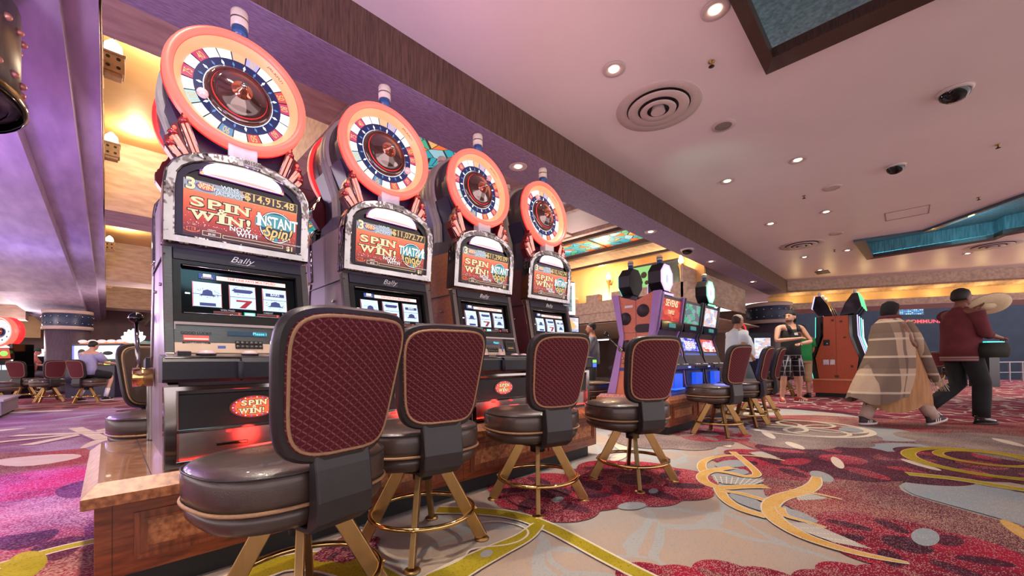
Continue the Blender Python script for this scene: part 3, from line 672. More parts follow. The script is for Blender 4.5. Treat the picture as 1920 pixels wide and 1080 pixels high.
def lcd_mat():
    m = mat('orange_game_screen', '301008', .25); N, L, B = nodes(m)
    tc = N.new('ShaderNodeTexCoord'); sp = N.new('ShaderNodeSeparateXYZ'); L.new(tc.outputs['Object'], sp.inputs[0])
    rp = N.new('ShaderNodeValToRGB'); e = rp.color_ramp.elements
    L.new(nmath(N, L, 'MULTIPLY', nmath(N, L, 'SUBTRACT', sp.outputs['Z'], .985), 3.4), rp.inputs[0])
    e[0].position = 0.; e[0].color = (.012, .004, .004, 1); e[1].position = .95; e[1].color = (1, .34, .16, 1)
    for p, q in ((.16, (.06, .005, .004)), (.32, (.50, .03, .012)), (.6, (.90, .12, .04))): k = e.new(p); k.color = (*q, 1)
    L.new(rp.outputs[0], B.inputs['Emission Color']); B.inputs['Emission Strength'].default_value = 1.; return m
LCD = lcd_mat()
def slab(m, word, x0, zb, h, widths, d, TM, mi, edge, gap=.006, ew=.0035):
    # wide wedge-serif capitals, built letter by letter
    x = x0
    for ch, w in zip(word, widths):
        for k, (off, mm, dd) in enumerate(((ew, edge, d), (0, mi, d+.0012))):
            vs, fs, gw = glyphs(ch, .035)
            zs = [v.y for v in vs]; y0, y1 = min(zs), max(zs)
            P = [TM(x+(v.x/gw)*w+(off if v.x > gw/2 else -off), zb+(v.y-y0)/(y1-y0)*h+(off if v.y > (y0+y1)/2 else -off), dd) @ Vector((0, 0, 0)) for v in vs]
            m.add(P, fs, mm)
            bars = {'P': [(0, .55, 0)], 'I': [(-.4, 1.4, 0), (-.4, 1.4, 1)], 'N': [(-.12, .34, 0), (-.16, .3, 1), (.70, 1.14, 1)], 'W': [(-.1, .3, 1), (.35, .65, 1), (.7, 1.1, 1)]}.get(ch, [])
            for a, b, top in bars:
                zz0 = zb+h*(.86 if top else 0)-off; zz1 = zb+h*(1 if top else .14)+off
                q = [TM(x+a*w-off, zz0, dd), TM(x+b*w+off, zz0, dd), TM(x+b*w+off, zz1, dd), TM(x+a*w-off, zz1, dd)]
                m.poly([k_ @ Vector((0, 0, 0)) for k_ in q], mm)
        x += w+gap
PAL22 = [0, 0, 1, 0, 2, 0, 3, 0, 0, 4, 0, 1, 0, 2, 0, 0, 5, 6, 0, 0, 2, 1]
SEGM = [glow('wheel_white', (1, .97, .95), 1.7), glow('wheel_magenta', (.75, .06, .20), 1.), glow('wheel_red', (.85, .10, .09), 1.), glow('wheel_blue', (.10, .30, .60), 1.), glow('wheel_cyan', (.55, .85, 1), 1.), glow('wheel_peach', (.9, .55, .42), 1.), glow('wheel_violet', (.6, .5, .95), 1.)]
INDIGO = glow('indigo_disc', (.010, .017, .075), 1., '0c1030')
COPPER = mat('copper_dome', 'b86a50', .12, .85, vary=.45, vscale=5, coat=.6); SMOKE = mat('smoked_dome', '4a2a26', .06, .35, vary=.5, vscale=14, coat=1.)
NUMS = ['', '', '60', '', '50', '', '90', '', '', '100', '', '75', '', '40', '', '', '1000', '30', '', '', '50', '80']
PAL22[15:18] = [0, 5, 6]; PAL22[13] = 1
WR, WZ, WY, WA = .302, 1.775, .236, .079
def machine(name, label, loc, rz, side, jackpot, mirror=False, first=True, lever=False, spin=0., group='spin wheel slot machines'):
    t = thing(name, label, 'slot machine', loc, rz, group)
    sm = SIDES[side]
    def f(m):
        m.prism([(.07, 0), (.07, .36), (.16, .48), (.19, .60), (.265, .955), (.265, 1.23), (.5, 1.235), (.5, 0)], -HW+.006, HW-.006, 'x', 0)
        m.prism([(.27, 1.23), (.31, 1.33), (.5, 1.36), (.5, 1.23)], -.24, .24, 'x', 1)
        for x in (-HW+.002, HW-.002):
            m.lathe([(.008, -.006), (.008, .006)], 10, 2, T(x, .36, .80) @ RY(PI/2)); m.box(x-.004, x+.004, .20, .5, .913, .917, 3)
    cpart('cabinet', f, [sm, DPURP, CHROME, BLACK], t, 'cab'+side)
    def f(m, sides=(1,)):   # polished frame strip following the stepped profile, one side
        prof = [(0, 0), (-.012, .345), (.05, .36), (.115, .475), (.15, .605), (.205, .90), (.215, .955)]
        back = [(.075, 0), (.07, .36), (.16, .47), (.185, .60), (.245, .90), (.268, .955)][::-1]
        for s_ in sides: m.prism(prof+back, s_*(HW+.004), s_*(HW-.032), 'x', 0)
    for s0 in (-1, 1): cpart('side_frame', lambda m, s0=s0: f(m, (s0,)), [SILVER], t, 'side_frame%d' % s0, bevel=.004)
    def f(m):
        m.ring2d([(-.31, .0), (.31, .0), (.31, .335), (-.31, .335)], [(-.27, .03), (.27, .03), (.27, .315), (-.27, .315)], -.012, .05, 'y', 0)
        m.box(-.27, .27, .0, .03, .155, .30, 1); m.box(-.27, .27, -.006, .03, .142, .158, 0); m.box(-.27, .27, .012, .03, .03, .145, 2)
        m.box(-.14, -.02, .008, .02, .07, .085, 0)
    d = cpart('lower_door', f, [CHROME, BLACK, STEEL], t, bevel=.003)
    def f(m):
        for i, r, mi, y in ((0, 1., 1, 0), (1, .93, 0, -.0015), (2, .80, 2, -.0025)):
            m.poly([(.093*r*math.cos(a), y, .050*r*math.sin(a)) for a in [2*PI*k/32 for k in range(32)]], mi)
        F = lambda x, z, d_: T(x, -.003-d_, z) @ RX(PI/2)
        slab(m, 'SPIN', -.050, .006, .024, (.022, .022, .010, .026), .002, F, 3, 4, .006, .002); slab(m, 'WIN!', -.058, -.030, .024, (.036, .010, .026, .007), .002, F, 3, 4, .006, .002)
        m.text('&', F(0, -.004, .004), .012, 3, .02, 0, 1.4)
        for k in range(22):
            a = 2*PI*k/22; m.poly([(.080*math.cos(a)+.003*math.cos(b), -.0035, .042*math.sin(a)+.003*math.sin(b)) for b in [2*PI*q/6 for q in range(6)]], 5+k % 2)
    cpart('spin_win_sign', f, [glow('sign_red', (.75, .03, .02), 1.), mat('sign_rim', '8a6a50', .3, .6), glow('sign_orange', (1, .16, .05), 1.), CREAMT, BLKT, BLUEL, WHITET], d, loc=(0, -.003, .232))
    def f(m):
        for x in (-.09, .08): m.ell((x, .004, .132), (.014, .012, .006), 0, 8)
        m.box(-.26, .26, -.008, .01, .022, .034, 0)
    cpart('red_light', f, [glow('red_strip', (1, .03, .02), 2.2)], d)
    def f(m):
        m.prism([(-.05, .352), (-.058, .365), (-.058, .435), (-.045, .452), (.10, .466), (.11, .35)], -.318, -.06, 'x', 0)
        m.prism([(-.075, .352), (-.083, .365), (-.083, .432), (-.068, .452), (.10, .466), (.11, .35)], -.06, .318, 'x', 0)
        m.tube([(-.058, -.066, .36), (-.058, -.066, .435)], .018, 12, 0)
        m.prism([(-.04, .453), (.10, .467), (.10, .472), (-.04, .457)], -.30, .30, 'x', 1); m.box(-.31, .31, -.05, -.045, .448, .456, 2)
    c_ = cpart('button_deck', f, [NAVY, SILVER, CHROME], t, bevel=.010)
    for i, (x, r, sq) in enumerate(((-.245, .022, 1), (-.17, .034, 0), (-.01, .032, 0), (.14, .032, 0), (.235, .028, 0))):
        def f(m, r=r, sq=sq):
            if sq: m.box(-r, r, -r, r, 0, .016, 1); m.box(-r*.8, r*.8, -r*.8, r*.8, .016, .020, 0)
            else: m.lathe([(r, 0), (r, .012), (r*.8, .016), (r*.78, .020), (.001, .022)], 20, 0); m.lathe([(r*1.05, 0), (r*1.05, .008)], 20, 1)
        cpart('button', f, [mat('button_cap', 'd9b9c0', .25, vary=.1), BLACK], c_, 'button%d' % i, loc=(x, .02, .462))
    def f(m): m.box(.255, .314, -.088, -.07, .405, .43, 0); m.box(.255, .314, -.088, -.07, .365, .40, 1); m.box(.25, .319, -.086, -.07, .36, .436, 2)
    cpart('bill_acceptor', f, [GREENL, BLUEL, BLACK], c_)
    def f(m):
        m.prism([(.112, .475), (.147, .605), (.17, .605), (.15, .475)], -.265, .13, 'x', 0); m.prism([(.108, .475), (.121, .520), (.14, .52), (.13, .475)], -.265, .13, 'x', 1)
        m.prism([(.112, .475), (.147, .605), (.17, .605), (.15, .475)], .13, .265, 'x', 2)
        m.ring2d([(-.265, .475), (.265, .475), (.265, .612), (-.265, .612)], [(-.26, .48), (.26, .48), (.26, .600), (-.26, .600)], .14, .16, 'y', 0)
    p_ = cpart('player_panel', f, [SILVER, mat('beige_panel', 'd2b9a2', .5, vary=.08), BLACK], t)
    BM = lambda x, z, d=0.: T(x, .112+(z-.475)*.27-.004-d, z) @ RX(PI/2-.262)
    def bq(m, x0, x1, z0, z1, d, mi): m.poly([BM(x, z, d) @ Vector((0, 0, 0)) for x, z in ((x0, z0), (x1, z0), (x1, z1), (x0, z1))], mi)
    def f(m):
        bq(m, -.235, -.145, .530, .552, 0, 0); bq(m, -.232, -.148, .534, .540, .001, 1)
        m.text('GOOD LUCK!!', BM(-.19, .558), .012, 2, .01); m.text('INSERT CARD HERE', BM(-.19, .516), .008, 2, .01)
        for x in (-.235, -.145): m.poly([BM(x+a, .516+b) @ Vector((0, 0, 0)) for a, b in ((-.006, 0), (.006, 0), (0, .007))], 2)
    cpart('card_reader', f, [glow('reader_red', (1, .09, .08), 1.6), glow('reader_hot', (1, .5, .4), 1.8), BLKT], p_)
    def f(m): bq(m, -.075, .085, .557, .578, 0, 0); bq(m, .03, .085, .557, .578, .0008, 1); m.text('Please i', BM(.055, .562, .0018), .014, 2, .015)
    cpart('message_display', f, [glow('display_navy', (.01, .05, .10), 1.), glow('display_blue', (.01, .22, .32), 1.), glow('display_text', (.25, .9, 1), 1.3)], p_)
    def f(m):
        bq(m, -.048, .064, .496, .532, .002, 0)
        for i in range(6):
            for j in range(2): m.ell(tuple((BM(-.038+i*.0185, .505+j*.018, .004) @ Vector((0, 0, 0)))), (.0075, .004, .0065), 1, 8)
    cpart('keypad', f, [BLACK, mat('key_grey', '6f6a62', .4, .4)], p_)
    def f(m): bq(m, -.115, -.085, .495, .508, 0, 0); bq(m, .10, .115, .50, .55, 0, 0); bq(m, .15, .245, .505, .585, .001, 1); bq(m, .165, .235, .55, .57, .002, 2); bq(m, .17, .23, .525, .533, .003, 3)
    cpart('ticket_printer', f, [mat('blue_sticker', '4a64a8', .5), mat('printer_grey', '2d2c2e', .4), BLACK, glow('printer_text', (.6, .35, .05), .8)], p_)
    # reel door
    RY_ = lambda z: .15+(z-.605)*.186
    RM = lambda x, z, d=0.: T(x, RY_(z)-d, z) @ RX(PI/2-.184)
    def rq(m, x0, x1, z0, z1, d, mi): m.poly([RM(x, z, d) @ Vector((0, 0, 0)) for x, z in ((x0, z0), (x1, z0), (x1, z1), (x0, z1))], mi)
    def f(m):
        o = [(-.265, .608), (.265, .608), (.265, .895), (-.265, .895)]; i_ = [(-.238, .650), (.238, .650), (.238, .878), (-.238, .878)]
        n = 4; v = [(x, RY_(z)+y, z) for y in (-.004, .03) for pts in (o, i_) for x, z in pts]
        m.add(v, [q for i in range(4) for j in ((i+1) % 4,) for q in ((i, j, n+j, n+i), (2*n+i, 3*n+i, 3*n+j, 2*n+j), (i, 2*n+i, 2*n+j, j), (n+i, n+j, 3*n+j, 3*n+i))], 0)
        rq(m, -.238, .238, .650, .878, -.022, 1)
        for z in (.655, .873): m.tube([RM(-.23, z, .0) @ Vector((0, 0, 0)), RM(.23, z, .0) @ Vector((0, 0, 0))], .003, 6, 2)
    rd = cpart('reel_door', f, [mat('dark_frame', '3a3836', .25, .5, vary=.2), GLOSS, CHROME], t)
    SYM = mat('reel_symbol', '2a3056', .4, emit=(.035, .045, .16), es=1.); SYR = mat('reel_symbol_red', '701018', .4, emit=(.25, .02, .03), es=1.)
    REELM = glow('reel_strip', (.62, .78, 1), 1.35); REELB = glow('reel_edge', (.9, .25, .3), 1.)
    for k, x in enumerate((-.142, -.003, .136)):
        def f(m, k=k):
            n = 8
            for i in range(n):
                za, zb = .690+i*.0143, .690+(i+1)*.0143; da, db = [.006*math.sin(PI*u/n) for u in (i, i+1)]
                m.poly([RM(-.052, za, -.016+da) @ Vector((0, 0, 0)), RM(.052, za, -.016+da) @ Vector((0, 0, 0)), RM(.052, zb, -.016+db) @ Vector((0, 0, 0)), RM(-.052, zb, -.016+db) @ Vector((0, 0, 0))], 0)
            for a, b in ((-.055, -.052), (.052, .055)): rq(m, a, b, .688, .806, -.017, 3)
            def blob(zc, w, h, mi, pts): m.poly([RM(px*w, zc+pz*h, -.007) @ Vector((0, 0, 0)) for px, pz in pts], mi)
            bell = [(-1, -.5), (1, -.5), (.6, -.2), (.5, .5), (0, .8), (-.5, .5), (-.6, -.2)]
            seven = [(-.8, .8), (1, .8), (1, .5), (.2, -1), (-.5, -1), (.3, .4), (-.8, .4)]
            bar = [(-1, -.6), (1, -.6), (1, .6), (-1, .6)]
            hot = [(-1, .2), (-.8, .6), (.8, .6), (1, .2), (.7, -.5), (-.7, -.5)]
            S = (((.752, .034, .024, 1, bell), (.700, .03, .012, 1, bar)), ((.776, .044, .016, 1, hot), (.715, .036, .022, 2, seven)), ((.772, .042, .014, 1, bar), (.722, .038, .022, 1, bell)))[k]
            for zc, w, h, mi, pts in S: blob(zc, w, h, mi, pts)
            zc = S[0][0] if k != 2 else S[1][0]
            for q in range(26):
                a = random.uniform(0, PI*2); r = random.uniform(.032, .046)
                m.poly([RM(r*math.cos(a)+u*.0018, zc+r*.55*math.sin(a)+w*.0018, -.0065) @ Vector((0, 0, 0)) for u, w in ((1, 0), (0, 1), (-1, 0), (0, -1))], 1)
            if k == 2: m.text('BARS', RM(0, .768, -.0055), .013, 4, .02)
            m.tube([RM(-.055, .746, -.003) @ Vector((0, 0, 0)), RM(.055, .746, -.003) @ Vector((0, 0, 0))], .0012, 5, 1)
        cpart('reel', f, [REELM, SYM, SYR, REELB, WHITET], rd, 'reel%d' % k, loc=(x, 0, 0))
    def f(m):
        rq(m, -.105, .19, .822, .842, -.018, 0); rq(m, -.172, -.11, .822, .846, -.018, 1); rq(m, -.155, -.125, .833, .845, -.017, 2); m.text('CREDITS', RM(-.141, .824, -.016), .008, 4, .02)
        m.text('THE LINE PAYS MULTIPLIED', RM(.04, .827, -.016), .012, 3, .02)
        rq(m, -.222, -.205, .744, .750, -.018, 2)
    cpart('pay_strip', f, [glow('strip_pink', (1, .62, .58), 1.6), glow('strip_blue', (.05, .10, .4), 1.), WHITEL, SEGM[2], GOLDT], rd)
    for k, (x0, x1, s_, n_) in enumerate(((-.12, -.01, '0', 'WIN PAID'), (.055, .155, '0', 'CREDIT'), (.165, .232, '2', 'TOTAL BET'))):
        def f(m, x0=x0, x1=x1, s_=s_, n_=n_):
            rq(m, x0, x1, .658, .672, -.019, 1); rq(m, x0+.002, x1-.002, .660, .670, -.018, 0)
            m.text(s_, RM(x1-.01, .6605, -.0165), .011, 2, .02); m.text(n_, RM((x0+x1)/2, .6745, -.018), .009, 3, .01)
        cpart('credit_meter', f, [glow('meter_red', (.13, .008, .01), 1.), mat('meter_rim', '8a6a66', .4), glow('digit_red', (1, .12, .08), 2.), glow('meter_text', (.5, .5, .58), 1.)], rd, 'meter%d' % k)
    def f(m): rq(m, .0, .048, .657, .675, -.0185, 1); rq(m, .004, .044, .660, .672, -.017, 0)
    cpart('credit_lamp', f, [glow('lamp_aqua', (.35, 1, .78), 2.2), glow('lamp_aqua_dim', (.02, .45, .33), 1.2)], rd)
    def f(m):
        m.prism([(.198, .898), (.210, .952), (.24, .952), (.23, .898)], -.262, .262, 'x', 0)
        m.text('Bally', T(0, .198, .916) @ RX(PI/2-.2), .031, 1, -.004, .5, 1.15)
        m.tube([(-.055, .202, .912), (0, .201, .909), (.05, .202, .913)], .001, 5, 1)
    cpart('name_strip', f, [NAVY, mat('silver_script', 'd8d2d0', .3, .6, emit=(.3, .28, .27), es=.6)], t)
    # top box
    OUT = arch(HW+.004, ZA0, ZA1, ZA2); INN = arch(HW-.038, ZA0+.045, ZA1, ZA2-.045); IN2 = arch(HW-.06, ZA0+.058, ZA1-.005, ZA2-.07)
    def f(m):
        lean_box(m, OUT, INN, -.012, .085, 0); v = [(x, tb_y(z)+.02, z) for x, z in IN2]
    tb = cpart('top_box_frame', f, [HAMMER], t, bevel=.008)
    def f(m):
        lean_box(m, INN, IN2, -.002, .03, 0); m.add([(x, tb_y(z)+.012, z) for x, z in IN2], [tuple(range(len(IN2)))], 1); m.add([(x, tb_y(z)+.08, z) for x, z in OUT], [tuple(range(len(OUT)))], 0)
    cpart('bezel', f, [BLACK, GLOSS], tb)
    def f(m):
        n = 20; pts = [(-.175, 1.292)]+[(.175*-math.cos(PI*i/n), 1.292+.088*math.sin(PI*i/n)**.8) for i in range(1, n)]+[(.175, 1.292)]
        m.poly([(x, tb_y(z)-.002, z) for x, z in pts], 1)
        m.poly([(x*.94, tb_y(z)-.004, 1.296+(z-1.292)*.92) for x, z in pts], 0)
        for s_ in (-1, 1): m.poly([(s_*(.165+.008*math.cos(b)), tb_y(1.297)-.005, 1.299+.007*math.sin(b)) for b in [2*PI*q/8 for q in range(8)]], 2)
        m.poly([(x*.8, tb_y(z)-.0055, 1.298+(z-1.292)*.12) for x, z in pts], 3)
    cpart('arch_lamp', f, [glow('arch_white', (1, .9, .88), 1.9), glow('arch_rim', (.35, .05, .35), 1.), GOLDT, glow('arch_pink', (1, .45, .42), 1.4)], tb)
    def f(m):
        tquad(m, -.235, .243, 1.004, 1.268, .0, 1); tquad(m, -.230, .238, 1.008, 1.262, .002, 0)
        tquad(m, -.008, .238, 1.215, 1.262, .003, 2); tquad(m, -.006, .236, 1.217, 1.260, .0034, 3)
        tquad(m, -.230, -.012, 1.215, 1.262, .003, 8)
    sc = cpart('game_screen', f, [LCD, BLACK, GOLDT, glow('bar_brown', (.05, .025, .02), 1.), REDS, BLKT, CREAMT, TEALT, glow('panel_blue', (.40, .42, .48), 1.)], tb)
    def f(m):
        m.text('3', TBM(-.205, 1.218, .006), .050, 1, .04, 0, 1.2); m.text('3', TBM(-.206, 1.218, .005), .052, 0, .07, 0, 1.2)
        m.poly([TBM(-.148+.040*math.cos(b), 1.240+.020*math.sin(b), .004) @ Vector((0, 0, 0)) for b in [2*PI*q/20 for q in range(20)]], 3)
        m.poly([TBM(-.148+.034*math.cos(b), 1.240+.016*math.sin(b), .005) @ Vector((0, 0, 0)) for b in [2*PI*q/20 for q in range(20)]], 4)
        m.text('SPIN', TBM(-.148, 1.242, .006), .014, 1, .03, 0, 1.4); m.text('WIN!', TBM(-.148, 1.229, .006), .014, 1, .03, 0, 1.4)
        for z, s_, q in ((1.247, 'WINS', .019), (1.233, 'PROGRESSIVE', .0135), (1.217, 'JACKPOT', .018)):
            m.text(s_, TBM(-.058, z, .0045), q, 0, .075, 0, 1.05); m.text(s_, TBM(-.058, z, .0055), q, 2, .035, 0, 1.05)
    LM_ = [BLKT, CREAMT, glow('ice_lettering', (.75, .85, .95), 1.), glow('blue_oval', (.06, .12, .35), 1.), glow('red_oval', (.85, .14, .05), 1.), WHITET]
    cpart('header_lettering', f, LM_, sc)
    def f(m):
        slab(m, 'SPIN', -.205, 1.146, .042, (.050, .052, .022, .060), .004, TBM, 1, 0, .014); slab(m, 'WIN!', -.205, 1.088, .042, (.092, .022, .060, .018), .004, TBM, 1, 0, .014)
        m.text('&', TBM(-.085, 1.124, .005), .034, 0, .08, 0, 1.5); m.text('&', TBM(-.085, 1.126, .0062), .030, 1, .03, 0, 1.5)
        for x, z, s_ in ((-.012, 1.066, 'NOW'), (.014, 1.045, 'WITH')): m.text(s_, TBM(x, z, .004), .021, 0, .08, 0, 1.15); m.text(s_, TBM(x, z, .0052), .021, 5, .03, 0, 1.15)
    cpart('title_lettering', f, LM_, sc)
    def f(m):
        m.poly([TBM(-.198+.030*math.cos(b), 1.040+.012*math.sin(b), .004) @ Vector((0, 0, 0)) for b in [2*PI*q/20 for q in range(20)]], 4); m.text('HELP', TBM(-.198, 1.034, .0055), .015, 0, .03, 0, 1.1)
        def obox(x0, x1, z0, z1):
            for a in ((x0, x1, z0, z0+.002), (x0, x1, z1-.002, z1), (x0, x0+.002, z0, z1), (x1-.002, x1, z0, z1)): tquad(m, *a, .004, 1)
        obox(-.160, -.090, 1.022, 1.044); obox(-.083, .175, 1.022, 1.038); m.text('$0.00', TBM(-.125, 1.027, .005), .009, 5, .01); m.text('CREDITS', TBM(-.125, 1.047, .005), .006, 5, .01)
        m.text('$1', TBM(.205, 1.016, .005), .022, 1, .03, 0, 1.1); m.text('MALFUNCTION VOIDS PLAY', TBM(.205, 1.045, .005), .006, 5, .01)
        for q in range(150):
            u = random.random(); x = random.uniform(-.225, .232); z = 1.052+.155*u*u*random.random()+.01
            r = random.uniform(.0009, .0022); m.poly([TBM(x+r*a, z+r*b, .0028) @ Vector((0, 0, 0)) for a, b in ((1, 0), (0, 1), (-1, 0), (0, -1))], 5)
    cpart('footer_lettering', f, LM_, sc)
    def f(m):
        m.disc(.079, 32, 0, T(0, 0, 0)); m.disc(.076, 32, 4, T(0, 0, .0006)); m.disc(.072, 32, 1, T(0, 0, .001))
        for k in range(7):
            a = PI*1.12+k*.27; m.disc(.070, 3, (3, 2, 5)[k % 3], T(0, 0, .0014+k*.0001), r0=0) if 0 else m.poly([(r*math.cos(b), r*math.sin(b), .0016) for r, b in ((.045, a), (.069, a), (.069, a+.22), (.045, a+.22))], (3, 2, 5)[k % 3])
        m.poly([(.055*math.cos(b), .048+.016*math.sin(b), .0018) for b in [2*PI*q/16 for q in range(16)]], 2)
        m.poly([(-.096, -.008, .002), (.086, -.008, .002), (.084, .040, .002), (-.094, .042, .002)], 2)
        m.text('NSTANT', T(.010, -.002, .003), .052, 0, .08, 0, .62); m.text('NSTANT', T(.010, -.002, .0042), .052, 4, .045, 0, .62); m.text('I', T(-.080, -.004, .003), .062, 0, .08, 0, 1.); m.text('I', T(-.080, -.004, .0042), .062, 4, .045, 0, 1.)
        for zz in (-.004, .034): m.box(-.091, -.069, zz, zz+.007, .003, .0044, 4)
        m.text('Spin!', T(.008, -.052, .005), .054, 0, .075, .3, .86); m.text('Spin!', T(.008, -.052, .0062), .054, 3, .03, .3, .86)
    e = cpart('instant_spin_emblem', f, [BLKT, glow('globe_dark', (.01, .05, .08), 1.), TEALT, GOLDT, WHITET, REDS], sc, 'emblem', loc=tuple(TBM(.143, 1.122, .0045) @ Vector((0, 0, 0))), rot=(PI/2+.0997, 0, 0))
    if mirror: e.scale = (-1, 1, 1)
    m = MB(); m.text(jackpot, TBM(.222, 1.226, .0048), .036, 0, .02, 0, .98 if len(jackpot) < 12 else .9, 'RIGHT'); m.poly([TBM(a, b, .0046) @ Vector((0, 0, 0)) for a, b in ((-.002, 1.238), (.006, 1.245), (.013, 1.238), (.006, 1.231))], 0)
    m.build('jackpot_amount', [GOLDT], sc)
    def f(m): m.box(-.034, .034, -.004, .004, -.014, .014, 0); m.text('801508', T(0, -.005, -.007) @ RX(PI/2), .018, 1, .01, 0, .9)
    cpart('asset_plate', f, [mat('plate_grey', '8d8a80', .4, .5), BLKT], tb, loc=(.03, tb_y(1.40)-.014, 1.397), rot=(.1, 0, 0))
    def f(m):
        for x in (-.045, 0, .045): m.box(x-.006, x+.006, .195, .26, 1.40, 1.50, 0)
        m.box(-.06, .06, .19, .20, 1.40, 1.49, 0)
    cpart('clear_bracket', f, [mat('clear_acrylic', 'cfd0d6', .05, alpha=.45)], t)
    # stepped fans of red tubes
    FAN = (((.205, 1.543), (.241, 1.523), (.161, 1.424), (.199, 1.405)), ((.245, 1.474), (.275, 1.458), (.201, 1.397), (.218, 1.386)), ((.256, 1.421), (.284, 1.406), (.222, 1.379), (.239, 1.368)))
    for s_ in (-1, 1):
        def f(m, s_=s_):
            m.prism([(s_*.158, 1.36), (s_*.161, 1.424), (s_*.224, 1.60), (s_*.243, 1.53), (s_*.262, 1.515), (s_*.278, 1.462), (s_*.290, 1.45), (s_*.288, 1.405), (s_*.240, 1.33)], .232, .285, 'y', 1)
            for (a, b, c_, d_) in FAN:
                for q in (.2, .62):
                    A = Vector(a).lerp(Vector(b), q); B_ = Vector(c_).lerp(Vector(d_), q); m.tube([(s_*B_.x, .226, B_.y-.012), (s_*A.x, .226, A.y-.006)], .0062, 6, 0)
                m.tube([(s_*d_[0], .228, d_[1]-.01), (s_*b[0], .228, b[1]+.004)], .003, 5, 2)
            m.tube([(s_*.158, .228, 1.40), (s_*.224, .228, 1.60)], .0035, 5, 2)
        cpart('tube_fan', f, [glow('fan_tubes', (1, .30, .24), 1.5), mat('fan_back', '5a1218', .3, vary=.2), CHROME], t, 'fan%d' % s_)
        for k_, (a, b, c_, d_) in enumerate(FAN):
            x = s_*(a[0]+b[0])/2; z = (a[1]+b[1])/2
            def f(m, s_=s_): m.ell((0, 0, .010), (.021, .026, .016), 1, 12); m.ell((s_*-.004, -.012, .032), (.008, .008, .008), 0, 8)
            cpart('fan_bulb', f, [RED_L, mat('red_dome', '8a1418', .15, vary=.2, coat=.8)], t, 'fanb%d' % s_, loc=(x, .24, z))
    # wheel housing, two drums joined by a pale strip
    WM = T(0, WY, WZ) @ RX(PI/2-WA)   # local +z of the wheel faces the player
    def f(m):
        m.lathe([(.283, .0), (.283, .13), (.278, .14)], 48, 0, T(0, WY+.08, WZ) @ RX(-PI/2))
        m.lathe([(.284, -.04), (.283, -.12)], 48, 0, WM, caps=False)
        m.lathe([(.300, .195), (.302, .2), (.302, .24), (.300, .245)], 48, 1, T(0, WY+.02, WZ) @ RX(-PI/2))
        m.prism([(-.20, 1.23), (.20, 1.23), (.21, 1.50), (.275, 1.66), (-.275, 1.66), (-.21, 1.50)], .30, .47, 'y', 2)
        m.prism([(-.22, 1.23), (.22, 1.23), (.23, 1.50), (.298, 1.70), (-.298, 1.70), (-.23, 1.50)], .458, .499, 'y', 1)
    cpart('wheel_housing', f, [DRUMG, STRIPE, DPURP], t)
    w = put('wheel', None, t, (0, WY, WZ), (PI/2-WA, 0, 0)) if 0 else None
    WM = T(0, WY, WZ) @ RX(PI/2-WA)   # local +z of the wheel faces the player
    def f(m):
        q = [(.262, .012), (.268, .026), (.282, .032), (.296, .024), (.302, .004), (.300, -.02)]
        m.lathe(q, 64, 0, WM, caps=False); m.lathe([(.300, -.02), (.302, -.03), (.285, -.045)], 64, 1, WM, caps=False)
    wr = cpart('wheel_ring', f, [CORAL, CORALR], t)
    def f(m):
        m.lathe([(.229, -.030), (.233, -.018), (.262, .012)], 64, 0, WM, caps=False); m.lathe([(.2605, .0115), (.2635, .0135)], 64, 1, WM, caps=False)
        m.text('JACKPOT', WM @ RZ(-.72) @ T(0, .236, .0) @ RX(.0), .016, 2, .02)
    cpart('inner_bevel', f, [PEACH, CORALR, mat('ring_lettering', 'a04a20', .5)], wr)
    def f(m):
        n = 22; L_ = WM
        for i in range(n):
            a0 = PI/2+2*PI*(i-16.5)/n*-1; a1 = a0-2*PI/n; mi = PAL22[i]; g = .012
            pts = [(.229, a0-g), (.229, (a0+a1)/2), (.229, a1+g), (.186, a1+g), (.186, (a0+a1)/2), (.186, a0-g)]
            m.add([(r*math.cos(a), r*math.sin(a), -.029) for r, a in pts], [tuple(range(6))], mi, False, L_)
            if NUMS[i]:
                am = (a0+a1)/2; m.text(NUMS[i], L_ @ RZ(am-PI/2) @ T(0, .190, -.0275), .034, 7, .015, 0, .62 if len(NUMS[i]) < 4 else .46)
        m.disc(.231, 64, 8, L_ @ T(0, 0, -.0305))
    cpart('number_wheel', f, SEGM+[GOLDT, BLKT], wr, loc=(0, 0, 0))
    def f(m):
        m.disc(.186, 64, 0, WM @ T(0, 0, -.0285))
        for i in range(22):
            a = 2*PI*i/22; big = i % 2
            m.add([(r*math.cos(b), r*math.sin(b), -.027) for r, b in ((.150, a), (.162, a+.035), (.176, a), (.162, a-.035))], [(0, 1, 2, 3)], 1 if big else 2, False, WM)
        m.disc(.149, 48, 3, WM @ T(0, 0, -.0275), r0=.142)
    cpart('indigo_disc', f, [INDIGO, glow('diamond_white', (.8, .9, 1), 3.), glow('diamond_blue', (.12, .3, .7), 1.), glow('ring_white', (.8, .85, 1), 1.4)], wr)
    def f(m):
        m.lathe([(.145, -.028), (.143, -.018), (.126, -.006), (.121, -.010), (.095, .008), (.060, .022), (.045, .028)], 48, 0, WM, caps=False)
        m.lathe([(.119, -.008), (.117, -.004)], 48, 2, WM, caps=False)
        m.lathe([(.046, .022), (.044, .032), (.030, .036), (.026, .050), (.016, .054), (.015, .066), (.001, .068)], 28, 1, WM, caps=False)
        m.lathe([(.012, .064), (.013, .080), (.001, .082)], 16, 3, WM, caps=False)
    cpart('hub', f, [SMOKE, COPPER, CORALR, CHROME], wr)
    a = spin
    o = MB(); o.ell((.166*math.cos(a), .166*math.sin(a), -.008), (.024, .024, .020), 0, 16, WM); o.build('ball', [mat('pink_pearl_ball', 'e0a8a4', .15, vary=.1, coat=.6, emit=(.3, .16, .15), es=.5)], wr)
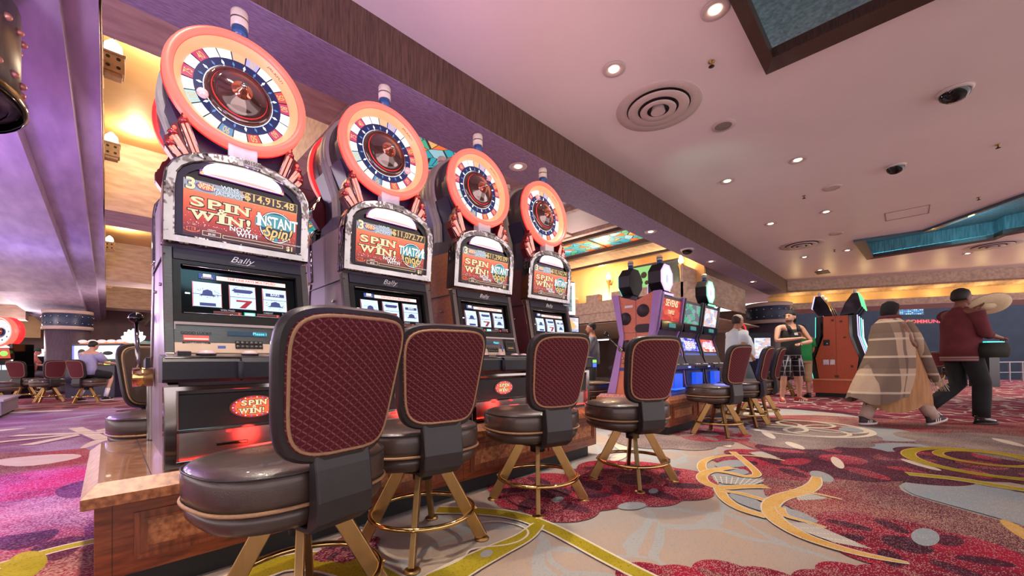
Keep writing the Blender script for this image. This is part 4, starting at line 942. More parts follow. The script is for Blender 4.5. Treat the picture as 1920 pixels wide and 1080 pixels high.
    def f(m):
        m.lathe([(.034, 0), (.036, .03), (.034, .05)], 20, 0); m.lathe([(.038, .05), (.038, .125), (.034, .135), (.001, .138)], 20, 1); m.lathe([(.039, .085), (.039, .092)], 20, 2, caps=False)
    cpart('candle_lamp', f, [mat('candle_blue', '24487c', .3), mat('candle_white', 'cfc0b0', .35, vary=.08), SILVER], t, loc=(0, .262, WZ+.295))
    if lever:
        m = MB(); m.lathe([(.05, 0), (.05, .08)], 20, 0, T(HW, .22, .36) @ RY(PI/2)); h = m.build('lever_housing', [BRASSP], t)
        m = MB(); m.tube([(HW+.055, .20, .38), (HW+.06, .10, .66)], [.012, .009], 12, 0); m.build('lever_arm', [CHROME], h)
        m = MB(); m.ell((HW+.06, .095, .685), (.034, .034, .030), 0, 16); m.build('lever_ball', [GLOSS], h)
    return t
ZP = .485; MX0, MP, MS = .496, .837, 1.06
JP = ['$14,915.48', '$11,072.77', '$11,290.09', '$10,162.74']
desc = ['nearest spin wheel slot machine, its jackpot meter showing 14,915', 'second spin wheel slot machine, its instant spin emblem turned backwards', 'third spin wheel slot machine with an orange side panel', 'fourth and farthest spin wheel slot machine, dark maroon side']
for k in range(4):
    machine('slot_machine', desc[k], (MX0+MP*k, 2.237, ZP), 0, ('mauve', 'mauve', 'orange', 'maroon')[k], JP[k], k == 1, spin=(3.55, -.45, .85, 2.1)[k]).scale = (MS, MS, MS)
    lamp('POINT', 'wheel_glow', (MX0+MP*k, 2.05, ZP+1.72), 7, (1, .75, .72), .2)
    lamp('POINT', 'door_glow', (MX0+MP*k, 2.12, ZP+.10), 1.0, (1, .04, .03), .05)
back = ['spin wheel slot machine back to back with the nearest one, chrome lever on its side', 'back row spin wheel machine behind the second one, its red edged wheel seen from behind', 'back row spin wheel machine behind the orange sided one', 'back row spin wheel machine behind the farthest one']
for k in range(4):
    machine('slot_machine', back[k], (MX0+MP*k, 3.30, ZP), PI, ('silver', 'mauve', 'orange', 'maroon')[k], '$9,%d.20' % (410+37*k), lever=(k == 0), spin=1.+k, group='back row spin wheel slot machines').scale = (MS, MS, MS)
# ------------------------------------------------------------------ pedestal
def pedestal(name, lab, x0, x1, y0, y1, z, n, over=.045, knobs=True):
    t = thing(name, lab, 'machine base', ((x0+x1)/2, (y0+y1)/2, 0)); cx_, cy_ = (x0+x1)/2, (y0+y1)/2
    a, b = (x1-x0)/2, (y1-y0)/2
    m = MB(); m.box(-a, a, -b, b, .11, z-.09, 0); m.build('body', [WOODF], t, bevel=.004)
    m = MB(); m.box(-a+.06, a-.06, -b+.06, b-.06, 0, .11, 0); m.build('toe_kick', [RUBBER], t)
    m = MB(); o = over
    def rim(i): return [(-a-o+i, -b-o+i), (a+o-i, -b-o+i), (a+o-i, b+o-i), (-a-o+i, b+o-i)]
    lv = [(rim(.012), z-.09), (rim(0), z-.085), (rim(0), z-.045), (rim(.045), z)]
    for (p, z0), (q, z1) in zip(lv, lv[1:]):
        for i in range(4): j = (i+1) % 4; m.quad((*p[i], z0), (*p[j], z0), (*q[j], z1), (*q[i], z1), 0)
    m.poly([(*p, z) for p in lv[-1][0]], 1); m.poly([(*p, z-.09) for p in lv[0][0]][::-1], 0)
    m.box(-a+.16, -a+.163, -b-o+.05, b+o-.05, z, z+.0006, 2)
    m.build('countertop', [BURL, TOPW, RUBBER], t)
    w = 2*a/n
    for i in range(n):
        for s_ in (-1, 1):
            if s_ > 0 and i > 0: continue
            xa, xb = -a+i*w+.11, -a+(i+1)*w-.05; y = -b*(-s_) if s_ > 0 else -b
            m = MB(); za, zb = .165, z-.135
            for k, (i0, i1, d) in enumerate(((0, .016, .012), (.016, .03, .006), (.03, .04, .010))):
                m.ring2d([(xa+i0, za+i0), (xb-i0, za+i0), (xb-i0, zb-i0), (xa+i0, zb-i0)], [(xa+i1, za+i1), (xb-i1, za+i1), (xb-i1, zb-i1), (xa+i1, zb-i1)], y-d if s_ < 0 else y, y if s_ < 0 else y+d, 'y', 0)
            m.box(xa+.04, xb-.04, y-.002, y+.002, za+.04, zb-.04, 1); m.build('panel', [WOODD, BURL], t)
            if knobs and s_ < 0:
                m = MB(); m.lathe([(.014, 0), (.012, .006)], 14, 0, T(xa+(xb-xa)*.45, y, z-.112) @ RX(PI/2)); m.build('lock', [CHROME], t)
            if s_ < 0:
                m = MB(); m.box(xa-.062, xa-.060, y-.001, y, .11, z-.09, 0); m.build('seam', [BLKT], t)
    return t
pedestal('wooden_plinth', 'long cherry wood base with burl panels under the spin wheel machines', -.034, 3.39, 2.19, 3.345, ZP, 4, .035)
# ------------------------------------------------------------------ stools
def weave():
    m = mat('woven_maroon', '641f28', .8, spec=.2); N, L, B = nodes(m)
    tc = N.new('ShaderNodeTexCoord'); mp = N.new('ShaderNodeMapping'); L.new(tc.outputs['UV'], mp.inputs[0]); mp.inputs['Scale'].default_value = (1, 1, 1)
    sx = N.new('ShaderNodeSeparateXYZ'); L.new(mp.outputs[0], sx.inputs[0])
    u = nmath(N, L, 'MULTIPLY', sx.outputs[0], 62.); v = nmath(N, L, 'MULTIPLY', sx.outputs[1], 78.)
    cu = nmath(N, L, 'FLOOR', u); cv = nmath(N, L, 'FLOOR', v)
    par = nmath(N, L, 'MODULO', nmath(N, L, 'ADD', nmath(N, L, 'ADD', cu, cv), 400.), 2.)
    fu = nmath(N, L, 'SUBTRACT', nmath(N, L, 'FRACT', u), .5); fv = nmath(N, L, 'SUBTRACT', nmath(N, L, 'FRACT', v), .5)
    # alternate cells carry a diagonal dash leaning one way or the other
    s1 = nmath(N, L, 'ABSOLUTE', nmath(N, L, 'ADD', fv, nmath(N, L, 'MULTIPLY', fu, .9))); s2 = nmath(N, L, 'ABSOLUTE', nmath(N, L, 'SUBTRACT', fv, nmath(N, L, 'MULTIPLY', fu, .9)))
    d1 = nmath(N, L, 'LESS_THAN', s1, .20); d2 = nmath(N, L, 'LESS_THAN', s2, .20)
    sel = nmath(N, L, 'ADD', nmath(N, L, 'MULTIPLY', d1, par), nmath(N, L, 'MULTIPLY', nmath(N, L, 'MULTIPLY', d2, .35), nmath(N, L, 'SUBTRACT', 1., par)))
    sel = nmath(N, L, 'MULTIPLY', sel, nmath(N, L, 'LESS_THAN', nmath(N, L, 'ABSOLUTE', fu), .42))
    nz = N.new('ShaderNodeTexNoise'); nz.inputs['Scale'].default_value = 60; L.new(tc.outputs['UV'], nz.inputs[0])
    c = nmix(N, L, nmath(N, L, 'MULTIPLY', sel, nmath(N, L, 'ADD', nz.outputs['Fac'], .25)), hx('521a21'), hx('8e5559'))
    L.new(c, B.inputs['Base Color'])
    bp = N.new('ShaderNodeBump'); bp.inputs['Strength'].default_value = .4; bp.inputs['Distance'].default_value = .002; L.new(sel, bp.inputs['Height']); L.new(bp.outputs[0], B.inputs['Normal'])
    return m
WEAVE = weave()
def sq(n, hw, hd, p=3.2, y0=0.):
    return [(hw*math.copysign(abs(math.cos(a))**(2/p), math.cos(a)), y0+hd*math.copysign(abs(math.sin(a))**(2/p), math.sin(a))) for a in [2*PI*(i+.5)/n for i in range(n)]]
def back_pt(u, v):
    # u across -1..1, v up 0..1 ; curved shell, wider at the top, leaning back
    hw = .190+.045*v**1.2; x = u*hw; z = .628+.468*v
    y = -.235-.085*v-.02*v*v + .055*u*u
    return Vector((x, y, z))
def round_rect(n=44, p=5.0):
    return [(math.copysign(abs(math.cos(a))**(2/p), math.cos(a)), .5+.5*math.copysign(abs(math.sin(a))**(2/p), math.sin(a))) for a in [2*PI*(i+.5)/n for i in range(n)]]
def shell(m, scale, y0, y1, mi_front, mi_side, mi_back, uvs=None):
    rr = round_rect(); K = 6; n = len(rr)
    def P(u, v, k, off):
        q = back_pt(u*k*scale, .5+(v-.5)*k*scale); return Vector((q.x, q.y+off, q.z))
    for off, mi in ((y0, mi_back), (y1, mi_front)):
        vs = [P(0, .5, 0, off)]+[P(u, v, k/K, off) for k in range(1, K+1) for u, v in rr]
        fs = [(0, 1+i, 1+(i+1) % n) for i in range(n)]
        for k in range(K-1):
            for i in range(n):
                j = (i+1) % n; fs.append((1+k*n+i, 1+(k+1)*n+i, 1+(k+1)*n+j, 1+k*n+j))
        m.add(vs, fs, mi, True)
    vs = [P(u, v, 1, y) for y in (y0, (y0*.7+y1*.3), (y0*.3+y1*.7), y1) for u, v in rr]
    for s_ in (1, 2):
        for i in range(n):
            q = vs[s_*n+i]; c = P(0, .5, 0, 0); d = Vector((q.x-c.x, 0, q.z-c.z)).normalized()*.010; vs[s_*n+i] = q+d
    m.add(vs, [(a*n+i, a*n+(i+1) % n, (a+1)*n+(i+1) % n, (a+1)*n+i) for a in range(3) for i in range(n)], mi_side, True)
def make_stool(label, loc, rz, group):
    # faces +y; base leg angle is turned against the seat through the pedestal children
    t = thing('slot_stool', label, 'stool', loc, rz, group)
    m = MB(); rings = [(.93, .485), (.99, .495), (1.0, .52), (1.0, .57), (.985, .588), (.93, .604), (.80, .616), (.45, .626), (.1, .628)]
    n = 48; v = []; 
    for k, z in rings: v += [(x, y, z) for x, y in sq(n, .315*k, .272*k, 2.7, .075)]
    m.add(v, [(a*n+i, a*n+(i+1) % n, (a+1)*n+(i+1) % n, (a+1)*n+i) for a in range(len(rings)-1) for i in range(n)]+[tuple(range((len(rings)-1)*n, len(rings)*n)), tuple(range(n-1, -1, -1))], 0, True)
    s = m.build('seat', [LEATHER], t)
    m = MB(); m.tube([(x, y, .488) for x, y in sq(48, .315, .272, 2.7, .075)], .0065, 8, 0, True); m.build('piping', [TAN], s)
    m = MB(); m.tube([(x, y, .590) for x, y in sq(48, .312, .269, 2.7, .075)], .004, 6, 0, True); m.build('seam', [LEATHERB], s)
    m = MB(); v = []
    rg = [(.80, .408), (.90, .415), (.965, .44), (.97, .482)]
    for k, z in rg: v += [(x, y, z) for x, y in sq(n, .315*k, .272*k, 2.7, .075)]
    m.add(v, [(a*n+i, a*n+(i+1) % n, (a+1)*n+(i+1) % n, (a+1)*n+i) for a in range(3) for i in range(n)]+[tuple(range(3*n, 4*n)), tuple(range(n-1, -1, -1))], 0, True)
    m.build('seat_base', [LEATHER], t)
    m = MB(); shell(m, 1., -.018, .030, 0, 0, 0); bk = m.build('backrest', [LEATHERB], t)
    # front cushion and woven rear panel
    m = MB(); shell(m, .86, .02, .048, 0, 0, 0); m.build('front_cushion', [LEATHER], bk)
    m = MB(); shell(m, .90, -.026, -.012, 0, 0, 0); me = m.mesh('woven_panel', [WEAVE]); uv = me.uv_layers.new(name='UVMap')
    for l in me.loops: p = me.vertices[l.vertex_index].co; uv.data[l.index].uv = (p.x, p.z)
    put('woven_panel', me, bk)
    for yy, nm in ((-.024, 'rear_piping'), (.036, 'front_piping')):
        m = MB(); pts = []
        for u, w in round_rect(): q = back_pt(u*.905, .5+(w-.5)*.905); pts.append((q.x, q.y+yy, q.z))
        m.tube(pts, .0055, 8, 0, True); m.build(nm, [TAN], bk)
    m = MB(); prof = [(-.205, .66), (-.238, .66), (-.252, .60), (-.262, .50), (-.255, .430), (-.20, .392), (-.06, .392), (-.06, .408), (-.19, .412), (-.205, .47), (-.205, .60)]
    m.prism(prof, -.10, .10, 'x', 0); m.build('back_bracket', [LEATHERB], t, bevel=.008)
    m = MB(); m.lathe([(.13, .385), (.13, .408)], 28); m.lathe([(.05, .33), (.05, .385)], 20); m.build('swivel_hub', [BLACK], t)
    return t
def add_legs(t, rot, loc_ang=0.):
    pass
def stool(label, x, y, face, legrot, group='stools at the spin wheel machines'):
    """face: seat rotation (0 = facing +Y), legrot: rotation of the four legs in the world"""
    t = make_stool(label, (x, y, 0), face, group) if not STOOL else dup(STOOL[0], (x, y, 0), face, label, group)
    if not STOOL: STOOL.append(t)
    else:
        for c in [c for c in t.children if c.name.startswith(('leg', 'foot_ring'))]:
            for g in list(c.children): bpy.data.objects.remove(g)
            bpy.data.objects.remove(c)
    for i in range(4):
        a = legrot-face+PI/4+i*PI/2; R = RZ(a)
        key = 'leg'
        if key not in _MC:
            m = MB(); top, bot = Vector((.10, 0, .405)), Vector((.305, 0, .012)); hw, ht = .030, .013
            d = (bot-top).normalized(); s = d.cross(Vector((0, 1, 0))).normalized()
            v = []
            for p in (top, bot):
                for su, sv in ((-1, -1), (1, -1), (1, 1), (-1, 1)): v.append(p+s*hw*su+Vector((0, ht*sv, 0)))
            m.add(v, [(0, 1, 2, 3), (7, 6, 5, 4), (0, 4, 5, 1), (1, 5, 6, 2), (2, 6, 7, 3), (3, 7, 4, 0)], 0); _MC[key] = m.mesh('leg', [BRASS])
            m = MB(); m.lathe([(.038, 0), (.038, .008), (.028, .013)], 20, 0, T(.305, 0, 0)); _MC['glide'] = m.mesh('glide', [BRASS])
        l = put('leg', _MC[key], t, (0, 0, 0), (0, 0, a), .003); put('glide', _MC['glide'], l)
    if 'ring' not in _MC:
        m = MB(); m.tube([(.262*math.cos(q), .262*math.sin(q), .165) for q in [2*PI*i/48 for i in range(48)]], .0125, 10, 0, True)
        for i in range(4): q = PI/4+i*PI/2; m.ell((.272*math.cos(q), .272*math.sin(q), .165), (.010, .010, .010), 0, 8)
        _MC['ring'] = m.mesh('foot_ring', [BRASSP])
    put('foot_ring', _MC['ring'], t, (0, 0, 0), (0, 0, legrot-face))
    return t
STOOL = []
stool('nearest maroon woven back stool, at the first spin wheel machine', .50, 1.56, .20, .40)
stool('second maroon woven back stool, before the second spin wheel machine', 1.16, 1.81, -.17, .05)
stool('third maroon woven back stool, before the orange sided machine', 2.04, 1.78, -.27, -.07)
stool('fourth maroon woven back stool, in front of the ladybird-like spotted panel', 2.877, 1.53, -.45, -.16)
# ------------------------------------------------------------------ other stools
stool('maroon stool facing us behind the lever of the nearest machine, at the left edge', .30, 3.80, PI+.12, .1, 'stools at the back of the spin wheel row')
stool('stool at the back of the spin wheel row, behind the farthest machine', 3.05, 3.85, PI, .1, 'stools at the back of the spin wheel row')
stool('maroon stool in front of the spotted machine bank, nearest its end panel', 5.32, 1.67, -.25, -.16, 'stools at the octagon topped bank')
stool('maroon stool turned sideways at the octagon topped bank, before the walking man in white', 6.35, 1.64, .06, -.1, 'stools at the octagon topped bank')
stool('farthest maroon stool turned sideways at the octagon topped bank, left of the tank top man', 7.0, 1.62, .10, -.15, 'stools at the octagon topped bank')
stool('dark stool facing us on the back side of the octagon topped bank', 5.15, 3.50, PI-.2, .2, 'stools behind the octagon topped bank')
stool('dark stool behind the octagon topped bank, mostly hidden by the spin wheel row', 4.35, 3.78, PI+.5, .2, 'stools behind the octagon topped bank')
stool('stool behind the legs of the tank top man', 12.1, 2.25, -1.2, .1, 'stools at the orange ended bank')
q = at(1775, 700, 12.4); stool('maroon stool standing between the shawled woman and the man with the hat', q.x, q.y, -2.4, .3, 'stools on the far right')
q = on_z(160, 757); SEATED = Vector((q.x*.73, q.y*.73, 0)); q = at(162, 757, 10.3); SEATED = Vector((q.x, q.y, 0))
stool('maroon stool carrying the player in a lilac shirt', SEATED.x, SEATED.y, -.80, 0., 'stools at the far left banks')
for px, d, a, lab in ((47, 11.3, -.6, 'orange brown stool before the player in a pink shirt, far left'), (92, 10.6, .5, 'dark stool beside the far left column'), (-12, 8.6, -1.3, 'dark stool cut off by the left edge of the picture'), (58, 12.9, -1., 'stool under the player in a pink shirt')):
    q = at(px, 750, d); stool(lab, q.x, q.y, a, .3, 'stools at the far left banks')
# ------------------------------------------------------------------ octagon topped bank with a spotted end panel
ORANGEP = mat('orange_burl_panel', 'd0795c', .5, col2='b8684c', vscale=90); VIOL = mat('violet_trim', 'a07ab8', .4, vary=.1, vscale=5); DISC = mat('dark_disc', '2e2226', .6, vary=.3, vscale=120)
P2X, P2Z = 4.93, .48
pedestal('wooden_plinth', 'shorter cherry wood base under the octagon topped machines', 4.80, 7.30, 2.07, 3.04, P2Z, 3, .03)
t = thing('end_panel', 'orange end panel with big dark round spots and violet edges, closing the octagon topped bank', 'machine panel', (P2X, 2.53, P2Z))
def prof_y(z): return .35-.0+.0*z if z < -1 else (.44-.28*z if z < .3 else .356-.255*(z-.3) if z < .75 else .241+.19*(z-.75))
zs = [0, .15, .3, .45, .6, .75, .9, 1.05, 1.2, 1.30]
fr = [(-prof_y(z), z*1.03) for z in zs]; bk = [(prof_y(z), z*1.03) for z in zs]
m = MB(); m.prism([(y*.72, z) for y, z in fr]+[(0, 1.24)]+[(y*.72, z-.02*(z > 1.2)) for y, z in bk[::-1]], -.03, .0, 'x', 0)
m.box(-.032, -.03, -.002, .002, 0, 1.24, 1); m.box(-.032, -.03, -.26, .26, .818, .822, 1); m.build('panel', [ORANGEP, BLKT], t)
for sgn, P in ((-1, fr), (1, bk)):
    m = MB(); m.prism([(y, z) for y, z in P]+[(y*.71, z) for y, z in P[::-1]], -.045, .02, 'x', 0); m.build('edge_trim', [VIOL], t, bevel=.004)
for y, z, r in ((.155, 1.01, .085), (-.10, 1.10, .085), (.13, .64, .085), (-.13, .60, .08)):
    m = MB(); m.lathe([(r, 0), (r, .006)], 32, 0, T(-.03, y, z) @ RY(-PI/2)); m.build('spot', [DISC], t)
m = MB(); m.prism([(-.16+.12*sx+.055*math.cos(a), .87+.055*math.sin(a)) for sx, rg in ((1, range(-4, 5)), (0, range(4, 13))) for a in [PI/8*k for k in rg]], -.036, -.03, 'x', 0); m.build('oblong_spot', [DISC], t)
m = MB(); m.box(-.036, -.03, .14, .26, .315, .355, 0); m.build('blue_plate', [mat('blue_plate', '26357a', .4)], t)
m = MB(); m.box(-.036, -.03, .04, .16, 1.155, 1.185, 0); m.build('white_label', [WHITEP], t)
m = MB(); [m.lathe([(.016, 0), (.012, .01)], 12, 0, T(-.03, .2, z) @ RY(-PI/2)) for z in (.42, .48)]; m.build('lock', [CHROME], t)
m = MB(); m.lathe([(.035, 0), (.03, .03)], 16, 0, T(-.03, .22, .60) @ RY(-PI/2)); m.tube([(-.055, .22, .60), (-.10, .40, .80)], .008, 8, 0); m.ell((-.10, .41, .815), (.032, .032, .032), 1, 14); m.build('lever', [CHROME, GLOSS], t)
m = MB(); m.lathe([(.03, 0), (.03, .03)], 16, 0, T(-.03, -.02, .47) @ RY(-PI/2)); m.tube([(-.05, -.02, .47), (-.05, .04, .52)], .01, 8); m.ell((-.06, -.03, .455), (.05, .05, .05), 1, 16); m.build('ball_lever', [CHROME, mat('blue_ball', '5a68b8', .1, .7)], t)
def screen_mat(name, cols, es=1.1, sc=9.):
    m = mat(name, '101010', .2); N, L, B = nodes(m)
    tc = N.new('ShaderNodeTexCoord'); mp = N.new('ShaderNodeMapping'); mp.inputs['Scale'].default_value = (1, 1, 2.2); L.new(tc.outputs['Object'], mp.inputs[0])
    vo = N.new('ShaderNodeTexVoronoi'); vo.distance = 'CHEBYCHEV'; vo.inputs['Scale'].default_value = sc; L.new(mp.outputs[0], vo.inputs['Vector'])
    sp = N.new('ShaderNodeSeparateColor'); L.new(vo.outputs['Color'], sp.inputs[0]); rp = N.new('ShaderNodeValToRGB'); rp.color_ramp.interpolation = 'CONSTANT'; L.new(sp.outputs[0], rp.inputs[0])
    e = rp.color_ramp.elements; e[0].color = (*hx(cols[0]), 1); e[0].position = 0; e[1].color = (*hx(cols[1]), 1); e[1].position = 1/len(cols)
    for i, c in enumerate(cols[2:]): k = e.new((i+2)/len(cols)); k.color = (*hx(c), 1)
    L.new(rp.outputs[0], B.inputs['Emission Color']); B.inputs['Emission Strength'].default_value = es; return m
SCM = dict(red=screen_mat('screen_red_game', ['d8382c', 'c8301f', 'd84a30', 'b82a20', 'e05a3a']), teal=screen_mat('screen_teal_game', ['5f7a80', '7fa8a0', '6b6a78', '48b080', '8a98a0']), pale=screen_mat('screen_pale_game', ['d8dce8', 'c8c0d0', 'e8e8f0', 'e8b8a8', 'a8b4d8'], 1.2), blue=screen_mat('screen_blue_game', ['3038c8', '4a58e8', 'b8b8f8', '2a2a98', '8088f0'], 1.3, 14.), pink=screen_mat('screen_pink_game', ['d83868', 'f8d0d8', 'b82848', 'f05878', '602080'], 1.3, 14.), orange=screen_mat('screen_orange_game', ['f06a48', 'f8e8e0', 'e84838', 'a048c0', 'f8b090'], 1.3, 14.))
CASEG = mat('slot_case_grey', '4b4850', .35, .2, vary=.2, vscale=6)
OCTM = {'white': glow('octagon_white', (.95, .95, 1), 2.2), 'green': glow('octagon_green', (.25, 1, .55), 1.6), 'violet': glow('octagon_violet', (.7, .45, 1), 1.6), 'teal': glow('octagon_teal', (.05, .75, .72), 1.4)}
def octo(r, cz=0.): return [(r*math.cos(PI/8+i*PI/4), cz+r*math.sin(PI/8+i*PI/4)) for i in range(8)]
def topper(t, edge, face, z0, dx=0.):
    m = MB(); m.prism(octo(.20, z0+.235), .10, .27, 'y', 0); m.prism([(-.16, z0), (.16, z0), (.10, z0+.05), (-.10, z0+.05)], .08, .26, 'y', 0); o = m.build('octagon_topper', [BLACK], t, (dx, 0, 0), bevel=.008)
    m = MB(); m.ring2d(octo(.185, z0+.235), octo(.160, z0+.235), .088, .10, 'y', 0); m.box(-.15, .15, .07, .09, z0+.004, z0+.03, 0); m.build('neon_edge', [OCTM[edge]], o)
    m = MB(); m.poly([(x, .094, z) for x, z in octo(.158, z0+.235)], 0); m.poly([(.05*math.cos(a), .092, z0+.22+.07*math.sin(a)) for a in [2*PI*k/5 for k in range(5)]], 1); m.build('lit_face', [OCTM[face], glow('face_mark', (.55, .6, .75), 1.2)], o)
    m = MB(); m.lathe([(.035, 0), (.035, .05)], 16, 0, T(0, .19, z0+.43)); m.lathe([(.04, .05), (.04, .10), (.03, .115)], 16, 1, T(0, .19, z0+.43)); m.lathe([(.041, .075), (.041, .085)], 16, 2, T(0, .19, z0+.43), caps=False); m.build('candle_lamp', [mat('candle_blue', '24487c'), mat('candle_white'), BLACK], o)
def video_machine(lab, loc, rz, up, low, topp=None, wid=.35, group='octagon topped video slots', art=None, h=1.30):
    t = thing('video_slot', lab, 'slot machine', loc, rz, group); w = wid
    m = MB(); m.prism([(.02, 0), (.08, .10), (.10, .30), (-.02, .33), (.06, .40), (.12, .56), (.19, .78), (.15, .86), (.09, h), (.39, h), (.39, 0)], -w, w, 'x', 0); m.build('case', [CASEG], t, bevel=.006)
    for s_ in (-1, 1):
        m = MB(); m.prism([(.0, 0), (.06, .12), (.10, .55), (.165, .78), (.12, .88), (.055, h+.02), (.10, h+.02), (.2, .78), (.14, 0)], s_*w, s_*(w-.035), 'x', 0); m.build('side_rail', [CASEG if up != 'red' else VIOL], t, bevel=.004)
    def Y1(z): return .15-(z-.86)*.06/.44-.006
    m = MB(); m.quad((-w+.05, Y1(.98), .98), (w-.05, Y1(.98), .98), (w-.05, Y1(h-.04), h-.04), (-w+.05, Y1(h-.04), h-.04), 0)
    if art:
        for k, (s_, z, q) in enumerate(art): m.text(s_, T(0, Y1(z)-.003, z) @ RX(PI/2+.13), q, 1, .03)
    m.build('upper_screen', [SCM[up], CREAMT], t)
    m = MB(); m.box(-w+.04, w-.04, .10, .16, .85, .965, 0); m.box(-.1, .1, .09, .11, .885, .94, 1); m.build('middle_panel', [GLOSS, glow('teal_display', (.02, .22, .22), 1.)], t)
    m = MB(); Y2 = lambda z: .12+(z-.56)*.318-.006
    m.quad((-w+.06, Y2(.58), .58), (w-.06, Y2(.58), .58), (w-.06, Y2(.77), .77), (-w+.06, Y2(.77), .77), 0)
    for k in range(3):
        x = -.13+k*.13; m.quad((x-.05, Y2(.62)-.004, .62), (x+.05, Y2(.62)-.004, .62), (x+.05, Y2(.73)-.004, .73), (x-.05, Y2(.73)-.004, .73), 1)
        for z in (.64, .67, .70): m.quad((x-.02, Y2(z)-.006, z), (x+.02, Y2(z)-.006, z), (x+.015, Y2(z+.02)-.006, z+.02), (x-.015, Y2(z+.02)-.006, z+.02), 2)
    m.build('lower_screen', [SCM[low], glow('reel_white', (.85, .87, 1), 1.3), REDS], t)
    m = MB(); m.quad((-w+.06, .075, .43), (w-.06, .075, .43), (w-.06, .115, .55), (-w+.06, .115, .55), 0); m.build('belly_panel', [glow('belly_blue', (.10, .15, .55), .8)], t)
    m = MB(); m.prism([(-.06, .335), (-.06, .37), (.06, .40), (.06, .335)], -w-.01, w+.01, 'x', 0); [m.lathe([(.025, 0), (.02, .015)], 12, 1, T(x, -.01, .385)) for x in (-.2, -.1, .1, .2)]; m.box(.12, .2, -.064, -.05, .345, .365, 2); m.build('button_deck', [BLACK, WHITEP, glow('deck_blue', (.3, .35, 1), 2.)], t)
    m = MB(); m.box(-.13, .13, .02, .08, .08, .27, 0); m.box(-.16, .16, .0, .08, .06, .08, 1); m.build('lit_box', [glow('box_blue', (.02, .10, .85), 1.), BLUEL], t)
    if topp: topper(t, topp[0], topp[1], h, topp[2] if len(topp) > 2 else 0.)
    return t
video_machine('video slot with a red upper screen next to the spotted end panel', (5.32, 2.13, P2Z), 0, 'red', 'pink', ('violet', 'white', -.15), art=(('SEVENS', 1.17, .085), ('TRIPLE', 1.07, .05)))
video_machine('middle video slot of the octagon topped bank, teal upper screen and blue reels', (6.06, 2.13, P2Z), 0, 'teal', 'blue')
video_machine('far video slot of the octagon topped bank with a green lit octagon sign', (6.82, 2.13, P2Z), 0, 'pale', 'orange', ('green', 'white'))
video_machine('video slot behind the spotted panel, its black octagon sign seen from behind', (5.32, 2.93, P2Z), PI, 'teal', 'blue', ('teal', 'teal', .15))
video_machine('middle video slot on the back side of the octagon topped bank', (6.06, 2.93, P2Z), PI, 'pale', 'pink', ('violet', 'white'))
video_machine('far video slot on the back side of the octagon topped bank', (6.82, 2.93, P2Z), PI, 'red', 'orange')
lamp('POINT', 'bank_glow', (5.9, 1.7, .75), 5, (.2, .25, 1), .2); lamp('SPOT', 'violet_spot', (4.1, 4.6, 3.3), 60, (.7, .3, 1), .1, (4.9, 2.8, 1.2), math.radians(40))
lamp('SPOT', 'violet_floor_spot', (6.6, 3.4, 3.2), 90, (.35, .2, 1), .1, (6.1, 1.3, 0), math.radians(18))
# ------------------------------------------------------------------ bank with a plain orange end at the right
OX, OY, OZ = 12.2, 1.185, .44
t = thing('wooden_plinth', 'orange wood base of the orange ended bank behind the shawled woman', 'machine base', (OX, OY, 0))
RUST = mat('rust_orange_panel', 'bf5a36', .5, col2='ab4d2d', vscale=50); m = MB(); m.box(-.03, 2.6, -.46, .46, .10, .40, 0); m.build('body', [RUST], t)
m = MB(); m.box(-.06, 2.63, -.49, .49, .40, OZ, 0); m.build('countertop', [mat('light_wood_lip', 'd99a70', .35, vary=.15)], t, bevel=.008)
m = MB(); m.box(.03, 2.5, -.42, .42, 0, .10, 0); m.build('toe_kick', [RUBBER], t)
t = thing('end_panel', 'plain rust orange end panel of a slot bank with small metal plates', 'machine panel', (OX, OY, OZ))
side = [(-.34, 0), (-.40, .50), (-.24, 1.02), (-.23, 1.50)]
m = MB(); m.prism(side+[(-y, z) for y, z in side[::-1]], -.02, 0, 'x', 0); m.box(-.022, -.02, -.002, .002, 0, 1.5, 1); m.build('panel', [RUST, BLKT], t)
m = MB()
for y, z, w, h in ((-.10, 1.36, .05, .05), (.06, 1.40, .05, .05), (-.16, .98, .05, .04), (-.28, .30, .05, .05), (.0, .06, .08, .06)): m.box(-.028, -.02, y-w/2, y+w/2, z-h/2, z+h/2, 0)
m.build('vent_plates', [mat('vent_plate', '5a3a2c', .5, .3)], t)
m = MB(); m.box(-.03, -.02, .14, .25, .34, .46, 0); m.box(-.03, -.02, .03, .12, .34, .46, 0); m.build('lock_plate', [STEEL], t)
m = MB(); m.box(-.03, -.02, .12, .24, .80, .94, 0, T(0, 0, 0)); m.ell((-.034, .17, .85), (.006, .014, .014), 1, 8); m.build('black_sticker', [BLACK, WHITEP], t)
NEON = [glow('neon_teal', (.1, .8, .65), 1.6), glow('neon_violet', (.55, .5, 1), 1.8), glow('neon_green', (.15, .9, .3), 1.6), glow('neon_white', (.85, .9, 1), 2.)]
